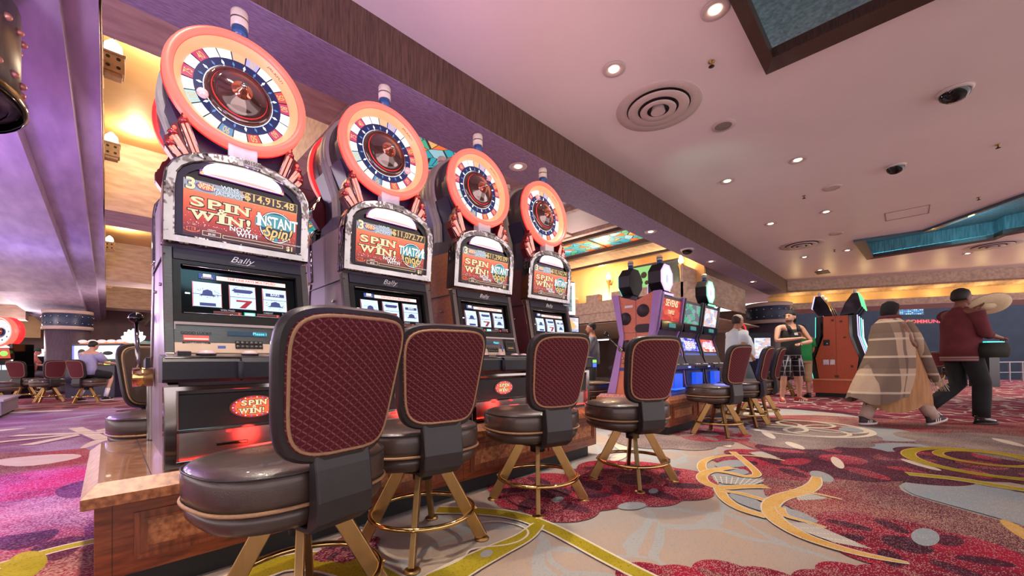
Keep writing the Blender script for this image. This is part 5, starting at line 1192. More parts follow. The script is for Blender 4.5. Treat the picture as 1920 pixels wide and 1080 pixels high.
def edge_machine(lab, x, sgn, topk, col):
    # machine standing with its side to us; sgn -1 faces -Y (right in the photo), +1 faces +Y
    t = thing('curved_slot', lab, 'slot machine', (x, OY, OZ), 0 if sgn < 0 else PI, 'machines of the orange ended bank')
    o = [(-.36, 0), (-.44, .50), (-.30, 1.02), (-.29, 1.50)]
    m = MB(); m.prism(o+[(-.02, 1.5), (-.02, 0)], .01, .55, 'x', 0); m.build('case', [GLOSS], t)
    for xx in (.0, .52):
        m = MB(); m.prism([(y-.09, z) for y, z in o]+[(y, z) for y, z in o[::-1]], xx, xx+.04, 'x', 0); m.tube([(xx+.02, y-.095, z) for y, z in o], .012, 8, 1+0); m.build('edge_rail', [BLACK, NEON[col]], t)
    m = MB(); m.quad((.06, -.305, 1.06), (.50, -.305, 1.06), (.50, -.295, 1.46), (.06, -.295, 1.46), 0); m.quad((.06, -.425, .60), (.50, -.425, .60), (.50, -.325, .96), (.06, -.325, .96), 1); m.build('screens', [SCM['pale'], SCM['blue']], t)
    m = MB(); m.prism([(-.06, 1.5), (-.36, 1.55), (-.46, 1.72), (-.40, 2.02), (-.30, 2.02), (-.16, 1.80)], .10, .46, 'x', 0); s_ = m.build('curved_topper', [GLOSS], t, bevel=.01)
    m = MB(); m.quad((.12, -.455, 1.74), (.44, -.455, 1.74), (.44, -.41, 1.98), (.12, -.41, 1.98), 0); m.tube([(.10, -.47, 1.72), (.10, -.41, 2.02), (.46, -.41, 2.02), (.46, -.47, 1.72)], .012, 8, 1, True); m.build('topper_screen', [SCM['pale'], NEON[2 if topk else 1]], s_)
    m = MB(); m.lathe([(.03, 0), (.03, .10), (.02, .11)], 14, 0, T(.28, -.34, 2.02)); m.build('candle_lamp', [WHITEP], s_)
    return t
for i, x in enumerate((12.22, 12.80, 13.38)):
    edge_machine(('nearest', 'second', 'third')[i]+' neon edged machine on the right side of the orange ended bank', x, -1, 1, (1, 0, 3)[i])
    edge_machine(('nearest', 'second', 'third')[i]+' neon edged machine on the left side of the orange ended bank', x+.56, 1, 0, (0, 1, 3)[i])
# ------------------------------------------------------------------ machine with sign and small monitor behind the farthest wheel
t = thing('sign_slot', 'slot machine with a white framed sign and small monitor, glimpsed behind the farthest wheel machine', 'slot machine', (5.55, 4.35, 0), -.25)
m = MB(); m.box(-.28, .28, -.2, .3, 0, 1.42, 0); m.build('case', [CASEG], t, bevel=.01)
m = MB(); m.box(-.22, .30, -.23, -.18, 1.42, 1.70, 0); m.quad((-.2, -.235, 1.44), (.28, -.235, 1.44), (.28, -.235, 1.68), (-.2, -.235, 1.68), 1); m.ell((.04, -.236, 1.55), (.16, .004, .08), 2, 16); m.build('monitor', [BLACK, SCM['pale'], GOLDT], t)
m = MB(); m.box(-.22, .26, -.16, .2, 1.72, 2.32, 0); m.ring2d([(-.22, 1.74), (.26, 1.74), (.26, 2.30), (-.22, 2.30)], [(-.16, 1.79), (.20, 1.79), (.20, 2.25), (-.16, 2.25)], -.18, -.16, 'y', 1); m.quad((-.16, -.165, 1.79), (.2, -.165, 1.79), (.2, -.165, 2.25), (-.16, -.165, 2.25), 2); m.build('sign_box', [DPURP, glow('sign_frame', (1, .80, .70), 1.8), SCM['teal']], t)
m = MB(); m.poly([(x, -.1, 2.32+z) for x, z in ((-.12, 0), (-.15, .22), (-.06, .15), (0, .32), (.06, .15), (.15, .22), (.12, 0))], 0); m.prism([(-.12, 2.32), (.12, 2.32), (.1, 2.36), (-.1, 2.36)], -.1, .1, 'y', 0); m.build('crown', [glow('crown_ice', (.6, .9, 1), 1.6)], t)
m = MB(); m.box(-.26, .26, -.26, -.18, 1.05, 1.2, 0); m.build('lower_display', [SCM['blue']], t)
# ------------------------------------------------------------------ far left machines
q = at(-4, 760, 11.6)
t = thing('wheel_slot', 'far off wheel slot machine with a red ring, cut off by the left edge', 'slot machine', (q.x, q.y, 0), -.75)
m = MB(); m.box(-.36, .36, 0, .6, 0, 1.0, 0); m.prism([(0, 1.0), (.1, 1.2), (.05, 1.62), (.6, 1.62), (.6, 1.0)], -.34, .34, 'x', 0); m.build('case', [GLOSS], t, bevel=.01)
m = MB(); m.lathe([(.33, -.04), (.36, .02), (.43, .04), (.45, 0), (.43, -.12)], 40, 0, T(0, 0, 1.98) @ RX(PI/2), caps=False); m.lathe([(.43, -.12), (.44, -.28), (.30, -.3)], 40, 1, T(0, 0, 1.98) @ RX(PI/2), caps=False); m.build('wheel_ring', [CORAL, CORALR], t)
m = MB(); m.disc(.34, 40, 0, T(0, .03, 1.98) @ RX(PI/2)); m.disc(.19, 32, 1, T(0, .02, 1.98) @ RX(PI/2)); m.ell((0, .0, 1.98), (.12, .06, .12), 2, 16)
for i in range(10): a = i*.6283; m.disc(.03, 8, 1, T(.26*math.cos(a), .022, 1.98+.26*math.sin(a)) @ RX(PI/2))
m.build('wheel_face', [SEGM[0], INDIGO, COPPER], t)
m = MB(); m.quad((-.3, .04, 1.2), (.3, .04, 1.2), (.3, .0, 1.48), (-.3, .0, 1.48), 0); m.ell((.14, .015, 1.34), (.11, .01, .08), 1, 12); m.poly([(.32*-math.cos(PI*i/12), .0, 1.5+.10*math.sin(PI*i/12)) for i in range(13)], 2); m.build('game_screen', [REDS, GREENL, SEGM[0]], t)
m = MB(); [m.quad((x-.08, -.005, .86), (x+.08, -.005, .86), (x+.08, -.005, 1.0), (x-.08, -.005, 1.0), 0) for x in (-.19, 0, .19)]; m.build('reels', [MATS['reel_strip']], t)
q = at(4, 760, 7.3); t = thing('wooden_plinth', 'end of a machine base at the left edge, in front of the far wheel machine', 'machine base', (q.x-.6, q.y+.4, 0))
m = MB(); m.box(-.6, .60, -.5, 1.5, .06, .31, 0); m.build('body', [mat('grey_laminate', '8a7f8c', .45, vary=.15)], t); m = MB(); m.box(-.62, .63, -.53, 1.53, .31, .345, 0); m.build('countertop', [mat('grey_top', 'b3a8b4', .3, vary=.1)], t); m = MB(); m.box(-.55, .55, -.45, 1.4, 0, .06, 0); m.build('toe_kick', [RUBBER], t)
def far_slot(lab, px, d, rz, z1, scr, sign, sgh=.3, w=.34, signw=None):
    q = at(px, 745, d); t = thing('far_slot', lab, 'slot machine', (q.x, q.y, 0), rz, 'machines at the far left'); sw = signw or w
    m = MB(); m.box(-w, w, 0, .5, 0, z1, 0); m.build('case', [CASEG], t, bevel=.01)
    m = MB(); m.quad((-w+.04, -.005, z1-.45), (w-.04, -.005, z1-.45), (w-.04, -.005, z1-.04), (-w+.04, -.005, z1-.04), 0); m.build('screen', [SCM[scr]], t)
    m = MB(); m.box(-w, w, -.16, 0, z1-.62, z1-.56, 0); m.build('button_deck', [BLACK], t)
    m = MB(); m.loft([(0, .2, z1, sw, .12), (0, .2, z1+sgh*.5, sw*1.05, .14), (0, .2, z1+sgh, sw*.7, .08)], 18); m.build('lit_sign', [sign], t)
    return t
far_slot('far machine with a white dome sign, behind the player in pink', 62, 15.5, -.7, 1.35, 'pale', OCTM['white'], .28, .45)
far_slot('far machine with cyan screens beside the wheel machine at left', 36, 13.6, -.7, 1.3, 'blue', glow('far_cyan', (.2, .6, .9), 1.4), .15)
far_slot('far machine with a red edge beside the left column', 88, 18.5, -.7, 1.35, 'teal', glow('far_red', (.9, .2, .25), 1.2), .1)
q = at(168, 750, 11.9)
t = thing('low_slot', 'slant top machine with wide white screen played by the man in lilac', 'slot machine', (q.x, q.y, 0), -.80)
m = MB(); m.box(-.75, .75, 0, .55, 0, .95, 0); m.box(-.75, .75, .2, .5, .95, 1.62, 0); m.build('case', [DPURP], t, bevel=.01)
m = MB(); m.quad((-.68, .19, 1.15), (.72, .19, 1.15), (.72, .19, 1.56), (-.68, .19, 1.56), 0); m.quad((-.74, .188, 1.15), (-.68, .188, 1.15), (-.68, .188, 1.56), (-.74, .188, 1.56), 1); m.ell((-.45, .188, 1.36), (.12, .004, .10), 2, 14); m.ell((.35, .188, 1.33), (.16, .004, .06), 2, 14); m.build('wide_screen', [glow('wide_white', (.92, .93, 1), 1.3), glow('wide_blue', (.15, .2, 1), 1.4), BLKT], t)
m = MB(); m.box(.45, .62, -.02, 0, .98, 1.08, 0); m.build('ticket_light', [glow('lime_light', (.7, .9, .05), 1.8)], t)
q = at(232, 720, 12.6)
t = thing('crown_sign', 'lit white leaf crown sign with scalloped red canopy, over the back stool at left', 'sign', (q.x, q.y, 0), -.80)
m = MB(); m.box(-.5, .5, 0, .4, 0, 1.2, 0); m.build('case', [CASEG], t)
m = MB(); m.box(-1.3, .6, -.1, .4, 1.45, 1.72, 0); [m.ell((-1.2+i*.3, -.1, 1.72), (.15, .03, .05), 1, 12) for i in range(6)]; m.box(-1.3, -1.2, 0, .1, 0, 1.45, 2); m.build('canopy', [glow('canopy_orange', (1, .25, .08), 1.2), glow('canopy_pearl', (.9, .7, .7), 1.2), CASEG], t)
m = MB()
for i, a in enumerate((-1.15, -.75, -.38, 0, .38, .75, 1.15)):
    M_ = T(.42, -.12, 1.68) @ RY(a); m.loft([(0, 0, 0, .05, .03), (0, 0, .2, .09, .04), (0, 0, .34, .08, .03), (0, 0, .42, .02, .01)], 10, 0, M_)
m.box(-.0, .85, -.1, 0, 1.50, 1.70, 1); m.build('leaf_crown', [glow('leaf_ice', (.75, .95, 1), 2.), glow('leaf_teal', (.02, .3, .35), 1.)], t)
# ------------------------------------------------------------------ far right: boards, screens, railing, gaming tables
def board(name, lab, cat, px0, px1, py0, py1, d, fn, mats, parts='display'):
    a, b = at(px0, py1, d), at(px1, py0, d); t = thing(name, lab, cat, tuple((a+b)/2), math.atan2(b.y-a.y, b.x-a.x))
    w = math.hypot(b.x-a.x, b.y-a.y)/2; h = (b.z-a.z)/2; m = MB(); m.box(-w-.03, w+.03, .0, .08, -h-.03, h+.03, 0); m.build('case', [BLACK], t)
    m = MB(); fn(m, w, h); m.build(parts, mats, t); return t
def grid(m, w, h):
    m.quad((-w, -.004, -h), (w, -.004, -h), (w, -.004, h), (-w, -.004, h), 0)
    for i in range(12):
        for j in range(5):
            if random.random() < .75: x0 = -w+2*w*i/12; z0 = -h+2*h*j/5; m.quad((x0+.01, -.008, z0+.01), (x0+2*w/12-.015, -.008, z0+.01), (x0+2*w/12-.015, -.008, z0+2*h/5-.015), (x0+.01, -.008, z0+2*h/5-.015), 1+(random.random() < .3))
board('keno_board', 'blue lit number board high on the dark wall', 'display', 1686, 1731, 577, 590, 16.0, grid, [glow('board_blue', (.02, .14, .35), 1.), glow('board_cell', (.05, .45, .85), 1.3), glow('board_white', (.5, .85, 1), 1.5)])
def ledt(m, w, h): m.quad((-w, -.004, -h), (w, -.004, -h), (w, -.004, h), (-w, -.004, h), 0); m.text('BOOK   COMMUNICA', T(0, -.01, -h*.75) @ RX(PI/2), h*1.7, 1, .02, 0, 1.55)
board('ticker_sign', 'red scrolling ticker sign under the blue number board', 'sign', 1682, 1748, 599, 607, 16.0, ledt, [BLACK, glow('led_red', (1, .05, .08), 2.)])
def tv(m, w, h): m.quad((-w, -.004, -h), (w, -.004, -h), (w, -.004, h), (-w, -.004, h), 0); m.poly([(-w*.5, -.008, -h*.4), (w*.9, -.008, -h*.7), (w*.7, -.008, h*.5), (0, -.008, h*.7)], 1)
board('wall_monitor', 'small blue white monitor on the dark wall, below the pale hat', 'screen', 1824, 1848, 601, 614, 15.6, tv, [glow('tv_blue', (.10, .35, .7), 1.2), glow('tv_white', (.6, .85, 1), 1.3)])
q = at(1845, 700, 12.5); t = thing('small_slot', 'dark gaming terminal with a teal lit top beside the man with the hat', 'gaming terminal', (q.x, q.y, 0), -2.2)
m = MB(); m.box(-.25, .25, -.2, .2, 0, .95, 0); m.loft([(0, 0, .95, .35, .28), (0, 0, 1.25, .32, .26), (0, 0, 1.35, .2, .2)], 18); m.build('case', [BLACK], t); m = MB(); m.box(-.3, .3, -.33, .33, 1.36, 1.40, 0); m.build('lit_top', [OCTM['teal']], t)
q = at(1374, 640, 12.); t = thing('far_screen_slot', 'far machine with a teal and white screen behind the walking man in white', 'slot machine', (q.x+.2, q.y-.6, 0), -.78)
m = MB(); m.box(-.5, .42, 0, .3, 0, 1.7, 0); m.build('case', [BLACK], t); m = MB(); m.quad((-.1, -.01, .95), (.38, -.01, .95), (.38, -.01, 1.55), (-.1, -.01, 1.55), 0); m.build('screen', [SCM['pale']], t); m = MB(); m.tube([(-.50+.13*math.cos(a), -.06, 1.74+.22*math.sin(a)) for a in [2*PI*i/20 for i in range(20)]], .02, 8, 0, True); m.build('neon_ring', [CORALR], t)
a, b = at(1795, 690, 15.), at(1990, 690, 15.)
t = thing('metal_railing', 'pale metal railing along the pit at the right edge', 'railing', (a.x, a.y, 0), math.atan2(b.y-a.y, b.x-a.x)); L_ = math.hypot(b.x-a.x, b.y-a.y)
RAILM = mat('rail_grey', '8d8a90', .4, .4)
m = MB(); m.box(0, L_, -.02, .02, .70, .74, 0); m.box(0, L_, -.015, .015, .32, .35, 0); m.build('rails', [RAILM], t)
for i in range(9): m = MB(); m.box(i*L_/8-.02, i*L_/8+.02, -.02, .02, 0, .72, 0); m.build('post', [RAILM], t)
a = at(1900, 700, 17.0); t = thing('gaming_table', 'dark padded gaming table behind the railing', 'table', (a.x, a.y, 0), -2.3)
m = MB(); m.loft([(0, 0, .74, 1.1, .5), (0, 0, .80, 1.15, .55), (0, 0, 1.02, 1.15, .55)], 28, power=3); m.build('table_top', [mat('navy_pad', '1c2430', .5)], t); m = MB(); m.box(-.5, .5, -.3, .3, 0, .74, 0); m.build('pedestal', [BLACK], t)
# ------------------------------------------------------------------ people
def skin(nd, ed, root, sub=2):
    ks = list(nd); me = bpy.data.meshes.new('s'); me.from_pydata([nd[k][:3] for k in ks], [(ks.index(a), ks.index(b)) for a, b in ed], [])
    ob = bpy.data.objects.new('s', me); COL.objects.link(ob)
    md = ob.modifiers.new('k', 'SKIN'); md.use_smooth_shade = True; ob.modifiers.new('u', 'SUBSURF').levels = sub
    for i, k in enumerate(ks):
        r = nd[k][3]; r = r if isinstance(r, tuple) else (r, r); sv = me.skin_vertices[0].data[i]; sv.radius = r; sv.use_root = (k == root)
    dg = bpy.context.evaluated_depsgraph_get(); dg.update(); out = bpy.data.meshes.new_from_object(ob.evaluated_get(dg))
    bpy.data.objects.remove(ob); bpy.data.meshes.remove(me)
    vs = [v.co.copy() for v in out.vertices]; fs = [tuple(p.vertices) for p in out.polygons]; bpy.data.meshes.remove(out); return vs, fs
def V3(*a): return Vector(a)
EYEW = mat('eye_white', 'd8d4d0', .3); 
HAIRB = mat('black_hair', '17120f', .6, vary=.4, vscale=80, vstretch=(1, 1, .2)); HAIRD = mat('dark_brown_hair', '2c1f19', .6, vary=.4, vscale=80, vstretch=(1, 1, .2))
def hand(nd, ed, wr, fingers, d, up, s, tag_, curl=.4):
    # palm plus five separate bent fingers, rooted at the wrist node
    d = d.normalized(); side = d.cross(up).normalized(); up = side.cross(d).normalized()
    p = Vector(nd[wr][:3]); k = tag_+'p'; nd[k] = (*(p+d*.055*s), .024*s); ed.append((wr, k)); kb = tag_+'q'; nd[kb] = (*(p+d*.085*s), .022*s); ed.append((k, kb))
    q = Vector(nd[kb][:3])
    for i, (o, l) in enumerate(((-.030, .058), (-.010, .070), (.010, .066), (.029, .052))):
        a = q+side*o*s+d*.012*s; b = a+d*l*.55*s-up*l*curl*.3*s; c = b+d*l*.45*s*(1-curl)-up*l*.7*curl*s
        for n_, v, r in (('a', a, .0095), ('b', b, .0085), ('c', c, .0075)): nd[tag_+n_+str(i)] = (*v, r*s)
        ed += [(kb, tag_+'a'+str(i)), (tag_+'a'+str(i), tag_+'b'+str(i)), (tag_+'b'+str(i), tag_+'c'+str(i))]
    a = p+d*.045*s-side*.035*s; b = a+d*.035*s-side*.012*s-up*.01*s
    nd[tag_+'ta'] = (*a, .011*s); nd[tag_+'tb'] = (*b, .0085*s); ed += [(k, tag_+'ta'), (tag_+'ta', tag_+'tb')]
def person(name, label, loc, rz, h, skinc, J, head_yaw=0., head_pitch=0., extra=None, hair=None, hands=True, hairlen=0., brow='2a1d16', bare_legs=True):
    """J: joint overrides at 1.75 m scale, local frame faces +Y, x to the person's right"""
    k = h/1.75
    t = thing(name, label, 'person', loc, rz)
    D = dict(pelvis=(0, 0, .95), belly=(0, .01, 1.08), chest=(0, .01, 1.27), top=(0, -.01, 1.41), neck=(0, .0, 1.50), skull=(0, .02, 1.60))
    for s_, n in ((1, 'r'), (-1, 'l')):
        D.update({'hip'+n: (s_*.09, 0, .90), 'knee'+n: (s_*.10, .02, .50), 'ank'+n: (s_*.10, -.01, .09), 'toe'+n: (s_*.115, .12, .035), 'sho'+n: (s_*.18, -.01, 1.41), 'elb'+n: (s_*.25, -.01, 1.13), 'wri'+n: (s_*.25, .08, .90)})
    D.update(J)
    R_ = dict(pelvis=.125, belly=.118, chest=.125, top=.085, neck=.052, skull=.062)
    for n in 'rl': R_.update({'hip'+n: .082, 'knee'+n: .054, 'ank'+n: .036, 'toe'+n: .034, 'sho'+n: .058, 'elb'+n: .038, 'wri'+n: .027})
    nd = {q: (*[c*k for c in D[q]], R_[q]*k) for q in D}
    for n in 'rl':   # muscle nodes so limbs taper
        for a, b, u, r, nm in (('hip', 'knee', .35, .078, 'th'), ('knee', 'ank', .3, .056, 'ca'), ('knee', 'ank', .7, .042, 'sh'), ('sho', 'elb', .4, .050, 'ua'), ('elb', 'wri', .3, .040, 'fa')):
            A, B = Vector(nd[a+n][:3]), Vector(nd[b+n][:3]); nd[nm+n] = (*A.lerp(B, u), r*k)
    ed = [('pelvis', 'belly'), ('belly', 'chest'), ('chest', 'top'), ('top', 'neck'), ('neck', 'skull')]
    for n in 'rl': ed += [('pelvis', 'hip'+n), ('hip'+n, 'th'+n), ('th'+n, 'knee'+n), ('knee'+n, 'ca'+n), ('ca'+n, 'sh'+n), ('sh'+n, 'ank'+n), ('ank'+n, 'toe'+n), ('top', 'sho'+n), ('sho'+n, 'ua'+n), ('ua'+n, 'elb'+n), ('elb'+n, 'fa'+n), ('fa'+n, 'wri'+n)]
    if hands:
        for n in 'rl':
            d = Vector(nd['wri'+n][:3])-Vector(nd['elb'+n][:3]); hand(nd, ed, 'wri'+n, 5, d, Vector((0, .3, 1)) if abs(d.normalized().z) < .7 else Vector((0, 1, .2)), k, 'h'+n, .45)
    vs, fs = skin(nd, ed, 'pelvis')
    m = MB(); m.add(vs, fs, 0, True)
    S = Vector(nd['skull'][:3]); HM = T(*S) @ RZ(head_yaw) @ RX(head_pitch) @ Matrix.Diagonal((k, k, k, 1))
    m.loft([(0, .045, -.075, .030, .028), (0, .035, -.062, .052, .055), (0, .022, -.03, .066, .078), (0, .012, .01, .073, .092), (0, .004, .05, .076, .098), (0, -.002, .09, .070, .090), (0, -.006, .12, .048, .062), (0, -.006, .134, .015, .02)], 20, 0, HM)
    m.loft([(0, .108, -.018, .017, .016), (0, .104, .0, .013, .015), (0, .096, .03, .008, .010)], 10, 0, HM)           # nose
    for s_ in (-1, 1):
        m.ell((s_*.076, -.005, .008), (.012, .022, .032), 0, 10, HM); m.ell((s_*.030, .088, .030), (.014, .010, .008), 1, 10, HM); m.ell((s_*.030, .096, .030), (.006, .005, .006), 2, 8, HM); m.box(s_*.030-.017, s_*.030+.017, .088, .100, .046, .053, 2, HM)
    m.ell((0, .088, -.045), (.024, .010, .006), 3, 12, HM)
    m.build('body', [skinc, EYEW, mat('iris_dark', '1a120e', .3), mat('lip', '8a4a42', .5)], t)
    if hair:
        m = MB(); z0 = -.02-hairlen
        m.loft([(0, -.045, z0, .060, .045), (0, -.035, .01, .082, .075), (0, -.020, .05, .085, .090), (0, -.012, .09, .080, .098), (0, -.008, .125, .060, .078), (0, -.008, .148, .02, .03)], 20, 0, HM)
        m.build('hair', [hair], t)
    t['_k'] = 1.; del t['_k']
    return t, nd, HM, k
def limb(m, nd, ks, rs, n=14, mi=0): m.tube([nd[q][:3] for q in ks], rs, n, mi)
def torso(m, k, secs, mi=0, M=None): m.loft([(cx*k, cy*k, z*k, rx*k, ry*k) for cx, cy, z, rx, ry in secs], 24, mi, M)
def sneaker(t, nd, n, k, yaw, mats, name='shoe', pitch=0.):
    a = Vector(nd['ank'+n][:3]); M_ = T(a.x, a.y, a.z-.09*k) @ RZ(yaw) @ RX(pitch) @ Matrix.Diagonal((k, k, k, 1))
    m = MB(); m.loft([(0, .055, 0, .048, .145), (0, .058, .028, .052, .152)], 18, 0, M_, 2.6); m.loft([(0, .055, .028, .047, .142), (0, .045, .06, .044, .125), (0, .0, .085, .042, .075), (0, -.03, .115, .040, .050)], 18, 1, M_, 2.3)
    for i in range(3): m.box(-.03, .03, .035+i*.028, .047+i*.028, .078-i*.012, .090-i*.012, 2, M_)
    if len(mats) > 3:
        for s_ in (-1, 1):
            for i in range(3): m.poly([(s_*.051, -.01+i*.03, .03), (s_*.051, .005+i*.03, .03), (s_*.046, .02+i*.03, .066), (s_*.046, .008+i*.03, .066)], 3, M_)
    m.build(name, mats, t)
SK1 = mat('skin_light', 'c99a80', .5, vary=.06, vscale=12); SK2 = mat('skin_tan', 'b07c60', .5, vary=.06, vscale=12); SK3 = mat('skin_brown', '7c4f3c', .5, vary=.08, vscale=12); SK4 = mat('skin_pink', 'd08f80', .5, vary=.06, vscale=12)
def plaid(name, base, lines, sc=(9, 9, 9), w=.08, line2=None):
    m = mat(name, base, .85, spec=.2); N, L, B = nodes(m); tc = N.new('ShaderNodeTexCoord'); sp = N.new('ShaderNodeSeparateXYZ'); L.new(tc.outputs['Object'], sp.inputs[0]); c = hx(base)
    prev = None
    for i, s_ in enumerate(sc):
        if not s_: continue
        f = nmath(N, L, 'LESS_THAN', nmath(N, L, 'FRACT', nmath(N, L, 'MULTIPLY', nmath(N, L, 'ADD', sp.outputs[i], 5.), s_)), w)
        prev = f if prev is None else nmath(N, L, 'MAXIMUM', prev, f)
    L.new(nmix(N, L, prev, c, hx(lines)), B.inputs['Base Color']); return m
# --- man in the tank top, arms crossed, looking left
P = at(1484, 750, 8.45); P.z = 0
t, nd, HM, k = person('person', 'person in a black tank top and plaid shorts standing with arms crossed, cap worn backwards', P, 2.42, 1.96, SK1,
    dict(hipr=(.10, 0, .90), kneer=(.165, .03, .50), ankr=(.185, 0, .09), toer=(.24, .12, .035), kneel=(-.15, .02, .50), hipl=(-.10, 0, .90), ankl=(-.175, -.02, .09), toel=(-.26, .09, .035), shor=(.225, -.01, 1.42), shol=(-.225, -.01, 1.42),
         elbr=(.345, .08, 1.17), elbl=(-.345, .08, 1.15), wrir=(.06, .22, 1.20), wril=(-.05, .20, 1.11)), head_yaw=-1.25, hair=HAIRB, hairlen=.06)
TANKM = mat('black_tank_cloth', '1e1f22', .85, vary=.2, vscale=14)
m = MB(); torso(m, k, [(0, .01, .90, .178, .135), (0, .01, 1.02, .172, .138), (0, .015, 1.15, .172, .135), (0, .01, 1.27, .180, .132), (0, .0, 1.34, .172, .125), (0, -.005, 1.38, .150, .112)])
for s_ in (-1, 1): m.tube([(s_*.085*k, .115*k, 1.33*k), (s_*.095*k, .085*k, 1.42*k), (s_*.10*k, .0, 1.475*k), (s_*.095*k, -.09*k, 1.42*k), (s_*.085*k, -.115*k, 1.33*k)], [.040*k, .032*k, .030*k, .034*k, .04*k], 10)
m.build('tank_top', [TANKM], t)
m = MB(); m.poly([(x*k, .146*k, z*k) for x, z in ((-.04, 1.27), (.03, 1.27), (.04, 1.31), (-.03, 1.32))], 0); m.poly([(x*k, .14*k, z*k) for x, z in ((-.10, 1.30), (-.05, 1.30), (-.05, 1.34), (-.10, 1.33))], 1); m.build('chest_print', [WHITEP, mat('print_red', '8a3a30', .7)], t)
m = MB(); torso(m, k, [(0, 0, .84, .185, .135), (0, .0, .92, .184, .138), (0, .0, .99, .178, .136)])
for n in 'rl': A, B = Vector(nd['hip'+n][:3]), Vector(nd['knee'+n][:3]); m.tube([A, A.lerp(B, .5), A.lerp(B, .98)], [.104*k, .100*k, .098*k], 18)
m.build('plaid_shorts', [plaid('shorts_plaid', '26272a', 'a9aab2', (9, 9, 9), .07)], t)
RSH = [mat('shoe_white', 'd8d0c8', .5), mat('shoe_red', '9c2a2c', .6, vary=.2), mat('shoe_orange', 'd8604a', .6), WHITEP]
sneaker(t, nd, 'r', k, -.6, RSH); sneaker(t, nd, 'l', k, .8, RSH)
m = MB(); m.loft([(0, -.01, .045, .084, .102), (0, -.01, .08, .083, .104), (0, -.01, .125, .066, .084), (0, -.01, .158, .02, .03)], 20, 0, HM); m.loft([(0, -.115, .045, .06, .055), (0, -.115, .055, .058, .053)], 14, 0, HM); m.build('cap', [mat('black_cap', '1d1c1e', .8)], t)
m = MB(); m.loft([(0, .052, -.082, .036, .030), (0, .050, -.06, .054, .052), (0, .040, -.045, .062, .062)], 16, 0, HM, caps=False); m.build('stubble', [mat('stubble', '6a4a3c', .7)], t)
# --- person in a green shirt behind him
P = at(1507, 742, 9.6); P.z = 0
t, nd, HM, k = person('person', 'person in a bright green shirt and khaki shorts half hidden behind the tank top man', P, -1.0, 1.75, SK2, dict(elbr=(.24, .05, 1.14), wrir=(.22, .22, 1.02)), head_yaw=-.3, hair=HAIRD)
m = MB(); torso(m, k, [(0, 0, .88, .19, .15), (0, .02, 1.05, .19, .16), (0, .0, 1.30, .19, .135), (0, 0, 1.42, .14, .09), (0, 0, 1.48, .07, .06)])
for n in 'rl': A, B = Vector(nd['sho'+n][:3]), Vector(nd['elb'+n][:3]); m.tube([A, A.lerp(B, .7)], [.075*k, .075*k], 14)
m.build('green_shirt', [mat('green_cloth', '1f9a4a', .8, vary=.15)], t)
m = MB(); torso(m, k, [(0, 0, .82, .18, .14), (0, 0, .96, .175, .14)])
for n in 'rl': limb(m, nd, ('hip'+n, 'knee'+n, 'ca'+n), [.105*k, .09*k, .085*k])
m.build('khaki_trousers', [mat('khaki', 'b89a78', .8, vary=.15)], t)
for n in 'rl': sneaker(t, nd, n, k, 0, [RUBBER, BLACK, WHITEP])
# --- walking man in a white shirt and cap
P = at(1384, 735, 7.75); P.z = 0
t, nd, HM, k = person('person', 'person in a white shirt, cap and grey shorts walking past the octagon topped bank', P, -2.2, 1.80, SK2, dict(kneer=(.10, .16, .52), ankr=(.10, .24, .10), toer=(.10, .37, .06), kneel=(-.10, -.04, .50), ankl=(-.10, -.26, .14), toel=(-.10, -.16, .05), elbr=(.27, -.10, 1.15), wrir=(.25, .06, 1.0), elbl=(-.27, .10, 1.15), wril=(-.22, .27, 1.05)), head_yaw=.1, hair=HAIRD)
m = MB(); torso(m, k, [(0, .02, .86, .22, .23), (0, .06, 1.02, .23, .27), (0, .05, 1.15, .23, .25), (0, .02, 1.30, .23, .20), (0, 0, 1.42, .17, .13), (0, 0, 1.49, .07, .065)])
for n in 'rl': A, B = Vector(nd['sho'+n][:3]), Vector(nd['elb'+n][:3]); m.tube([A, A.lerp(B, .8)], [.08*k, .085*k], 14)
m.build('white_shirt', [mat('white_cloth', 'cfdbe6', .85, vary=.08, vscale=9)], t)
m = MB(); torso(m, k, [(0, .02, .80, .19, .16), (0, .02, .94, .19, .17)])
for n in 'rl': limb(m, nd, ('hip'+n, 'th'+n, 'knee'+n), [.11*k, .108*k, .105*k])
m.build('grey_shorts', [mat('slate_cloth', '5f6f7a', .85, vary=.15)], t)
for n in 'rl': sneaker(t, nd, n, k, 0, [WHITEP, BLACK, WHITEP], pitch=.0 if n == 'r' else -.3)
m = MB(); m.loft([(0, -.005, .04, .085, .104), (0, -.005, .09, .082, .10), (0, -.005, .14, .055, .07), (0, -.005, .155, .01, .02)], 18, 0, HM); m.loft([(0, .12, .045, .065, .06), (0, .125, .055, .06, .055)], 14, 1, HM); m.build('cap', [mat('cap_cream', 'cdbdb0', .8), BLACK], t)
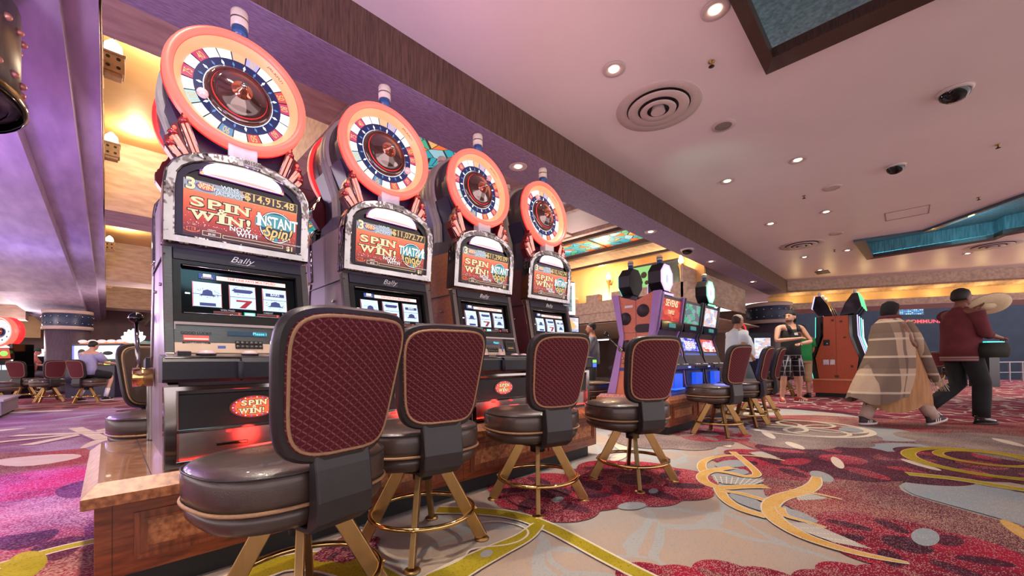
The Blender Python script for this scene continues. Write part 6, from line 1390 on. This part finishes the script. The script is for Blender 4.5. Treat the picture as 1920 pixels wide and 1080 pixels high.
# --- woman wrapped in a plaid shawl
P = at(1672, 790, 5.45); P.z = 0
t, nd, HM, k = person('person', 'person wrapped in a long fringed plaid shawl over a brown dress, striding right', P, -2.33, 1.70, SK3, dict(hipr=(.09, 0, .90), kneer=(.10, .22, .52), ankr=(.09, .50, .13), toer=(.09, .60, .10), kneel=(-.10, -.10, .50), ankl=(-.10, -.30, .10), toel=(-.10, -.20, .035), elbr=(.24, .05, 1.16), wrir=(.13, .26, 1.08), elbl=(-.22, .08, 1.16), wril=(-.08, .28, 1.04)), head_pitch=-.1, hair=HAIRB, hairlen=.02)
SHAWL = mat('plaid_shawl', 'b49c86', .95, spec=.1); N, L, B = nodes(SHAWL)
tc = N.new('ShaderNodeTexCoord'); sp = N.new('ShaderNodeSeparateXYZ'); L.new(tc.outputs['Object'], sp.inputs[0]); cc = hx('bfa690')
for ax, s_, off, w_, colr in ((1, 1.7, .55, .34, '665850'), (2, 2.1, .35, .30, '75645a'), (1, 3.4, .2, .10, '6a5a52'), (2, 4.2, .1, .12, 'd6c4b0')):
    f = nmath(N, L, 'LESS_THAN', nmath(N, L, 'FRACT', nmath(N, L, 'ADD', nmath(N, L, 'MULTIPLY', sp.outputs[ax], s_), 5+off)), w_); cc = nmix(N, L, nmath(N, L, 'MULTIPLY', f, .8), cc, hx(colr))
nz = N.new('ShaderNodeTexNoise'); nz.inputs['Scale'].default_value = 60; L.new(tc.outputs['Object'], nz.inputs[0]); cc = nmix(N, L, nmath(N, L, 'MULTIPLY', nz.outputs['Fac'], .25), cc, hx('5a4a40')); L.new(cc, B.inputs['Base Color'])
def drape(m, secs, n=40, mi=0, amp=.02, waves=9, M=None):
    v = []; f = []
    for q, (cx, cy, z, rx, ry) in enumerate(secs):
        g = q/(len(secs)-1)
        for i in range(n):
            a = 2*PI*i/n; w = 1+amp*g*3*math.sin(a*waves+q*.25); v.append((cx+rx*w*math.cos(a), cy+ry*w*math.sin(a), z+.05*g*math.sin(a*3)))
    m.add(v, [(q*n+i, q*n+(i+1) % n, (q+1)*n+(i+1) % n, (q+1)*n+i) for q in range(len(secs)-1) for i in range(n)], mi, True, M)
m = MB(); drape(m, [(0, 0, 1.50, .07, .06), (0, -.01, 1.46, .12, .09), (0, -.02, 1.39, .20, .14), (0, .0, 1.24, .245, .19), (0, .0, 1.05, .25, .23), (0, -.03, .90, .26, .27), (0, -.07, .72, .26, .32), (0, -.12, .55, .25, .37), (0, -.18, .36, .24, .40)]); m.build('shawl', [SHAWL], t)
m = MB(); m.tube([(.15, .12, 1.42), (.17, .20, 1.22), (.17, .27, 1.02), (.15, .36, .84), (.13, .48, .62)], [.03, .05, .065, .07, .06], 12, 0); m.tube([(-.16, .15, 1.40), (-.15, .26, 1.2), (-.12, .30, 1.0)], [.05, .07, .08], 12, 0)
m.build('shawl_end', [SHAWL], t)
m = MB()
for i in range(26): a = i/25; x0 = .08+.11*a; y0 = .44+.09*math.sin(a*9); m.tube([(x0, y0, .64), (x0+.01, y0+.08, .50-.03*math.sin(i*2.1))], .003, 5)
m.build('fringe', [mat('fringe_cream', 'cdb9a4', .9)], t)
m = MB(); drape(m, [(0, .06, 1.30, .16, .14), (0, .12, 1.05, .19, .17), (0, .14, .85, .21, .22), (0, .14, .60, .22, .30), (0, .11, .36, .23, .38), (0, .08, .25, .23, .42)], 36, 0, .025, 8); m.build('brown_dress', [mat('ochre_dress', '9a6f4a', .9, col2='b88a60', vscale=5, vstretch=(4, 4, .6))], t)
m = MB()
for n in 'rl': limb(m, nd, ('hip'+n, 'knee'+n, 'ca'+n, 'sh'+n, 'ank'+n), [.10*k, .085*k, .085*k, .08*k, .075*k])
m.build('cream_trousers', [mat('cream_cloth', 'c7ada0', .9, vary=.15)], t)
sneaker(t, nd, 'l', k, .15, [WHITEP, mat('shoe_dark', '3a2c34', .6), mat('lace_red', '8a2430', .7), WHITEP]); sneaker(t, nd, 'r', k, 0, [WHITEP, mat('shoe_dark'), mat('lace_red'), WHITEP], pitch=.25)
m = MB(); m.loft([(0, -.035, -.085, .075, .065), (0, -.03, -.02, .092, .09), (0, -.015, .05, .096, .105), (0, -.01, .11, .085, .098), (0, -.01, .150, .03, .04)], 18, 0, HM); m.build('knit_cap', [mat('knit_black', '161318', .9, bump=.4, bscale=90)], t)
m = MB(); m.tube([(.09*math.cos(a), .01+.085*math.sin(a), 1.475) for a in [2*PI*i/20 for i in range(20)]], .035, 10, 0, True); m.build('scarf', [mat('maroon_scarf', '5c2a2e', .9)], t)
# --- man carrying a pale hat
P = at(1806, 796, 5.6); P.z = 0
t, nd, HM, k = person('person', 'person in a maroon shirt and black trousers striding right, holding up a pale brimmed hat', P, -2.36, 1.90, SK3, dict(hipr=(.09, 0, .92), kneer=(.10, .14, .52), ankr=(.10, .12, .09), toer=(.10, .24, .035), kneel=(-.10, .06, .50), ankl=(-.11, -.34, .20), toel=(-.11, -.27, .09), elbr=(.25, .02, 1.14), wrir=(.18, .26, 1.10), elbl=(-.24, .22, 1.28), wril=(-.14, .32, 1.46)), head_pitch=-.05, hair=HAIRB)
m = MB(); torso(m, k, [(0, -.02, .86, .195, .17), (0, -.01, .98, .195, .175), (0, 0, 1.15, .20, .17), (0, -.01, 1.30, .205, .155), (0, -.01, 1.41, .16, .11), (0, 0, 1.50, .07, .065)])
for n in 'rl': limb(m, nd, ('sho'+n, 'ua'+n, 'elb'+n, 'fa'+n), [.085*k, .075*k, .062*k, .055*k])
m.build('maroon_shirt', [mat('maroon_cloth', '6a2b33', .9, vary=.25, vscale=9)], t)
m = MB(); torso(m, k, [(0, -.02, .80, .19, .165), (0, -.02, .865, .198, .172)]); m.build('striped_hem', [plaid('hem_stripe', 'a08078', '6a4048', (0, 0, 30), .4)], t)
m = MB(); torso(m, k, [(0, 0, .80, .175, .145), (0, 0, .95, .17, .14)])
for n in 'rl': limb(m, nd, ('hip'+n, 'th'+n, 'knee'+n, 'ca'+n, 'sh'+n, 'ank'+n), [.105*k, .10*k, .085*k, .085*k, .08*k, .078*k])
m.build('black_trousers', [mat('black_cloth', '17191c', .85, vary=.3, vscale=8)], t)
LS = [RUBBER, mat('shoe_leather', '1c1a1a', .2, vary=.2, coat=.6), BLACK]
sneaker(t, nd, 'r', k, 0, LS); sneaker(t, nd, 'l', k, 0, LS, pitch=-.45)
m = MB(); M_ = T(*nd['elbr'][:3]) @ T(-.04, .0, -.16); m.loft([(0, .14, -.16, .10, .16), (0, .15, -.05, .12, .19), (0, .14, .04, .09, .15)], 18, 0, M_, 2.6); m.build('slung_bag', [mat('olive_bag', '23261f', .8, vary=.3)], t)
w3 = t.matrix_world if 0 else Matrix.Translation(P) @ RZ(-2.36); hp = w3 @ (Vector(nd['wril'][:3])+Vector((.02, .17, .05)))
h_ = thing('brimmed_hat', 'pale cream wide brimmed hat held up by the striding person in maroon', 'hat', hp, -2.36)
STRAW = mat('cream_straw', 'dcc9a4', .8, vary=.12, vscale=50); HM2 = RY(-.55) @ RX(-.10)
m = MB(); N_ = 40; v = []
for r, z in ((.10, 0), (.17, -.012), (.235, .006), (.25, .022), (.235, .012), (.17, -.004), (.10, .008)):
    for i in range(N_): a = 2*PI*i/N_; v.append((r*math.cos(a), r*1.18*math.sin(a), z+.045*(r/.25)**2*abs(math.cos(a))**2))
m.add(v, [(q*N_+i, q*N_+(i+1) % N_, (q+1)*N_+(i+1) % N_, (q+1)*N_+i) for q in range(6) for i in range(N_)], 0, True, HM2); m.build('brim', [STRAW], h_)
m = MB(); m.loft([(0, 0, 0, .10, .118), (0, 0, .06, .094, .11), (0, 0, .105, .08, .094), (0, 0, .108, .04, .06), (0, 0, .095, .01, .03)], 24, 0, HM2); m.build('crown', [STRAW], h_); m = MB(); m.loft([(0, 0, .002, .1015, .1195), (0, 0, .03, .0985, .116)], 24, 0, HM2, caps=False); m.build('hat_band', [mat('hat_band', '8a7254', .7)], h_)
# --- dark clothed man behind the row
P = at(1112, 735, 8.6); P.z = 0
t, nd, HM, k = person('person', 'person in dark clothes standing behind the back stools between the two banks', P, .6, 1.76, SK2, dict(elbr=(.25, .1, 1.14), wrir=(.15, .30, 1.12), elbl=(-.24, .1, 1.14), wril=(-.12, .30, 1.1)), hair=HAIRB)
m = MB(); torso(m, k, [(0, 0, .86, .19, .15), (0, 0, 1.1, .19, .15), (0, 0, 1.3, .20, .14), (0, 0, 1.42, .15, .09), (0, 0, 1.48, .07, .06)])
for n in 'rl': limb(m, nd, ('sho'+n, 'ua'+n, 'elb'+n, 'fa'+n), [.08*k, .07*k, .06*k, .05*k])
m.build('dark_jacket', [mat('slate_jacket', '3d4450', .8, col2='8a8f98', vscale=2.2)], t)
m = MB(); torso(m, k, [(0, 0, .80, .17, .14), (0, 0, .95, .17, .14)])
for n in 'rl': limb(m, nd, ('hip'+n, 'knee'+n, 'ank'+n), [.10*k, .08*k, .07*k])
m.build('dark_trousers', [mat('black_cloth')], t)
for n in 'rl': sneaker(t, nd, n, k, 0, [RUBBER, BLACK, BLACK])
# --- seated players at the left
SIT = dict(pelvis=(0, -.05, .78), belly=(0, -.03, .92), chest=(0, .02, 1.10), top=(0, .04, 1.24), neck=(0, .07, 1.32), skull=(0, .11, 1.41), hipr=(.10, .0, .74), hipl=(-.10, .0, .74), kneer=(.20, .38, .66), kneel=(-.20, .38, .66), ankr=(.24, .22, .22), ankl=(-.24, .22, .22), toer=(.26, .33, .17), toel=(-.26, .33, .17), shor=(.19, .03, 1.23), shol=(-.19, .03, 1.23), elbr=(.27, .15, 1.0), elbl=(-.27, .15, 1.0), wrir=(.22, .40, .98), wril=(-.22, .40, .98))
def seated(label, loc, rz, h, skn, shirt, shorts, hair, cap=None, over={}):
    J = dict(SIT); J.update(over); t, nd, HM, k = person('person', label, loc, rz, h, skn, J, hair=hair, head_pitch=-.25)
    m = MB(); torso(m, k, [(0, -.07, .70, .20, .16), (0, -.05, .85, .20, .165), (0, .0, 1.05, .20, .15), (0, .035, 1.20, .19, .11), (0, .05, 1.27, .12, .08), (0, .06, 1.32, .065, .06)])
    for n in 'rl': A, B = Vector(nd['sho'+n][:3]), Vector(nd['elb'+n][:3]); m.tube([A, A.lerp(B, .8)], [.085*k, .085*k], 14)
    m.build('shirt', [shirt], t)
    m = MB(); torso(m, k, [(0, -.04, .66, .19, .17), (0, -.05, .76, .19, .16)])
    for n in 'rl': A, B = Vector(nd['hip'+n][:3]), Vector(nd['knee'+n][:3]); m.tube([A, A.lerp(B, .9)], [.11*k, .10*k], 14)
    m.build('shorts', [shorts], t)
    m = MB()
    for n in 'rl': A, B = Vector(nd['knee'+n][:3]), Vector(nd['ank'+n][:3]); m.tube([A.lerp(B, .6), B], [.050*k, .046*k], 12)
    m.build('socks', [mat('white_sock', 'd8d2d8', .9)], t)
    for n in 'rl': sneaker(t, nd, n, k, 0, [WHITEP, BLACK, WHITEP])
    if cap: m = MB(); m.loft([(0, -.005, .04, .085, .104), (0, -.005, .09, .082, .10), (0, -.005, .14, .055, .07), (0, -.005, .155, .01, .02)], 18, 0, HM); m.loft([(0, .12, .045, .065, .06), (0, .125, .055, .06, .055)], 14, 0, HM); m.build('cap', [cap], t)
    return t
fw = Vector((-math.sin(-.80), math.cos(-.80), 0))
seated('person in a lilac grey shirt seated, back to us, at the wide white screen', SEATED+fw*.05, -.80, 1.80, SK1, mat('lilac_cloth', '9a98b8', .85, vary=.1), mat('black_cloth'), HAIRB, over=dict(ankr=(.22, .20, .12), toer=(.24, .32, .06), ankl=(-.44, .16, .10), kneel=(-.34, .34, .60), toel=(-.50, .28, .04)))
q = at(58, 750, 12.9); seated('person in a pink shirt and dark cap seated by the far left column', Vector((q.x, q.y, 0)), -1.6, 1.75, SK4, mat('pink_cloth', 'c87a70', .85, vary=.12), mat('grey_short', '55505a', .8), HAIRD, mat('teal_cap', '23403c', .8))
# ------------------------------------------------------------------ light from the room and render look
for x, y, z, c, p in ((-1.2, 6, 2.6, (.5, .2, 1), 60), (-1.3, 11, 2.6, (.35, .3, 1), 70)):
    lamp('POINT', 'violet_lamp', (x, y, z-.9), p, c, .25)
lamp('SPOT', 'violet_aisle_spot', (-.9, 5.6, 3.0), 1500, (.30, .19, 1), .1, (-.5, 4.5, 0), math.radians(44))
lamp('SPOT', 'violet_beam_spot', (.6, .4, 1.2), 70, (.45, .12, 1), .3, (.7, 3.25, 3.3), math.radians(75))
lamp('SPOT', 'pink_ceiling_wash', (1.4, 1.0, 2.3), 22, (1, .32, .36), .2, (2.2, 1.0, 3.7), math.radians(120))
lamp('SPOT', 'mint_ceiling_wash', (4.6, 2.1, 2.6), 16, (.45, 1, .72), .2, (6.2, 1.9, 3.7), math.radians(50))
w = bpy.data.worlds.new('world'); SC.world = w; w.use_nodes = True
bg = w.node_tree.nodes['Background']; bg.inputs[0].default_value = (1., .86, .88, 1); bg.inputs[1].default_value = 2.5
SC.view_settings.view_transform = 'Standard'; SC.view_settings.look = 'None'; SC.view_settings.gamma = 1; SC.view_settings.use_curve_mapping = False
SC.view_settings.exposure = 0.
cy = SC.cycles; cy.use_denoising = True; cy.max_bounces = 6; cy.diffuse_bounces = 3; cy.glossy_bounces = 3; cy.transmission_bounces = 4; cy.transparent_max_bounces = 6
cy.sample_clamp_indirect = 4; cy.caustics_reflective = False; cy.caustics_refractive = False
# fill lights added to brighten the hall beyond the frame and behind the banks
for x, y, z, p in ((-6, 8, 3.3, 160), (-6, 15, 3.2, 160), (-5, 21, 3.1, 120), (3, 6, 3.5, 120), (6, 6, 3.5, 120), (5.5, 10, 3.5, 140), (2.5, 14, 3.5, 140), (13, 6, 1.9, 40), (17, 6.5, 3, 90), (18.5, -4, 3.1, 110), (18.5, 1, 2.4, 60)):
    lamp('SPOT', 'hall_fill', (x, y, z), p*3.2, (1, .85, .74), .15, (x, y, 0), math.radians(150), .9)
lamp('SPOT', 'violet_aisle_spot', (-1.2, 3.2, 3.0), 500, (.38, .26, 1), .1, (-.9, 7.2, 0), math.radians(56))
lamp('SPOT', 'violet_beam_spot', (-.9, .5, .8), 90, (.62, .42, 1), .3, (-.8, 2.6, 3.1), math.radians(95))
for y in (6.4, 12.6, 20.): lamp('POINT', 'vault_fill', (.8, y, 3.9), 42, (1, .8, .55), .2)  # fill points added inside the vault to brighten it
P0 = Vector((16.76, 3.4)); P1 = Vector((21.9, -7.2)); d_ = (P1-P0).normalized(); n_ = Vector((d_.y, -d_.x))
for q in (.8, 1.8, 2.8, 3.8, 4.8, 5.8, 6.8, 7.8, 8.8): c_ = P0+d_*q-n_*.16; lamp('POINT', 'cove_lamp', (c_.x, c_.y, 2.95), 7.5, (1, .74, .30), .08)
lamp('SPOT', 'hall_fill', (-1.5, 1.2, .9), 200, (.8, .72, 1), .3, (-.6, 2.4, 3.2), math.radians(110))  # upward spot without a fixture, added to brighten the left soffit
lamp('SPOT', 'violet_beam_spot', (-.7, 4, 1.0), 170, (.68, .52, 1), .3, (-.7, 8.5, 3.1), math.radians(80))  # this and the next are added to lift the soffit farther along
lamp('SPOT', 'violet_beam_spot', (-1.0, 9, 1.0), 240, (.75, .65, 1), .3, (-.9, 16, 3.1), math.radians(70))
for x, y, z, p in ((7.4, 5.2, 2.9, 60), (7.0, 9, 3.0, 60), (12.8, 2.2, 3.3, 0), (8.2, 4.4, 1.2, 10)):  # fill points added to brighten the parapet and the area below it
    if p: lamp('POINT', 'hall_fill', (x, y, z), p, (1, .86, .78), .15)
for x, y, p in ((-3.2, 9, 150), (-4, 14, 170), (-3.5, 19, 170), (1, 18, 120), (-2.5, 24, 150)): lamp('POINT', 'hall_fill', (x, y, 2.35), p, (1, .84, .86), .2)  # fill points added to lift the dim far left
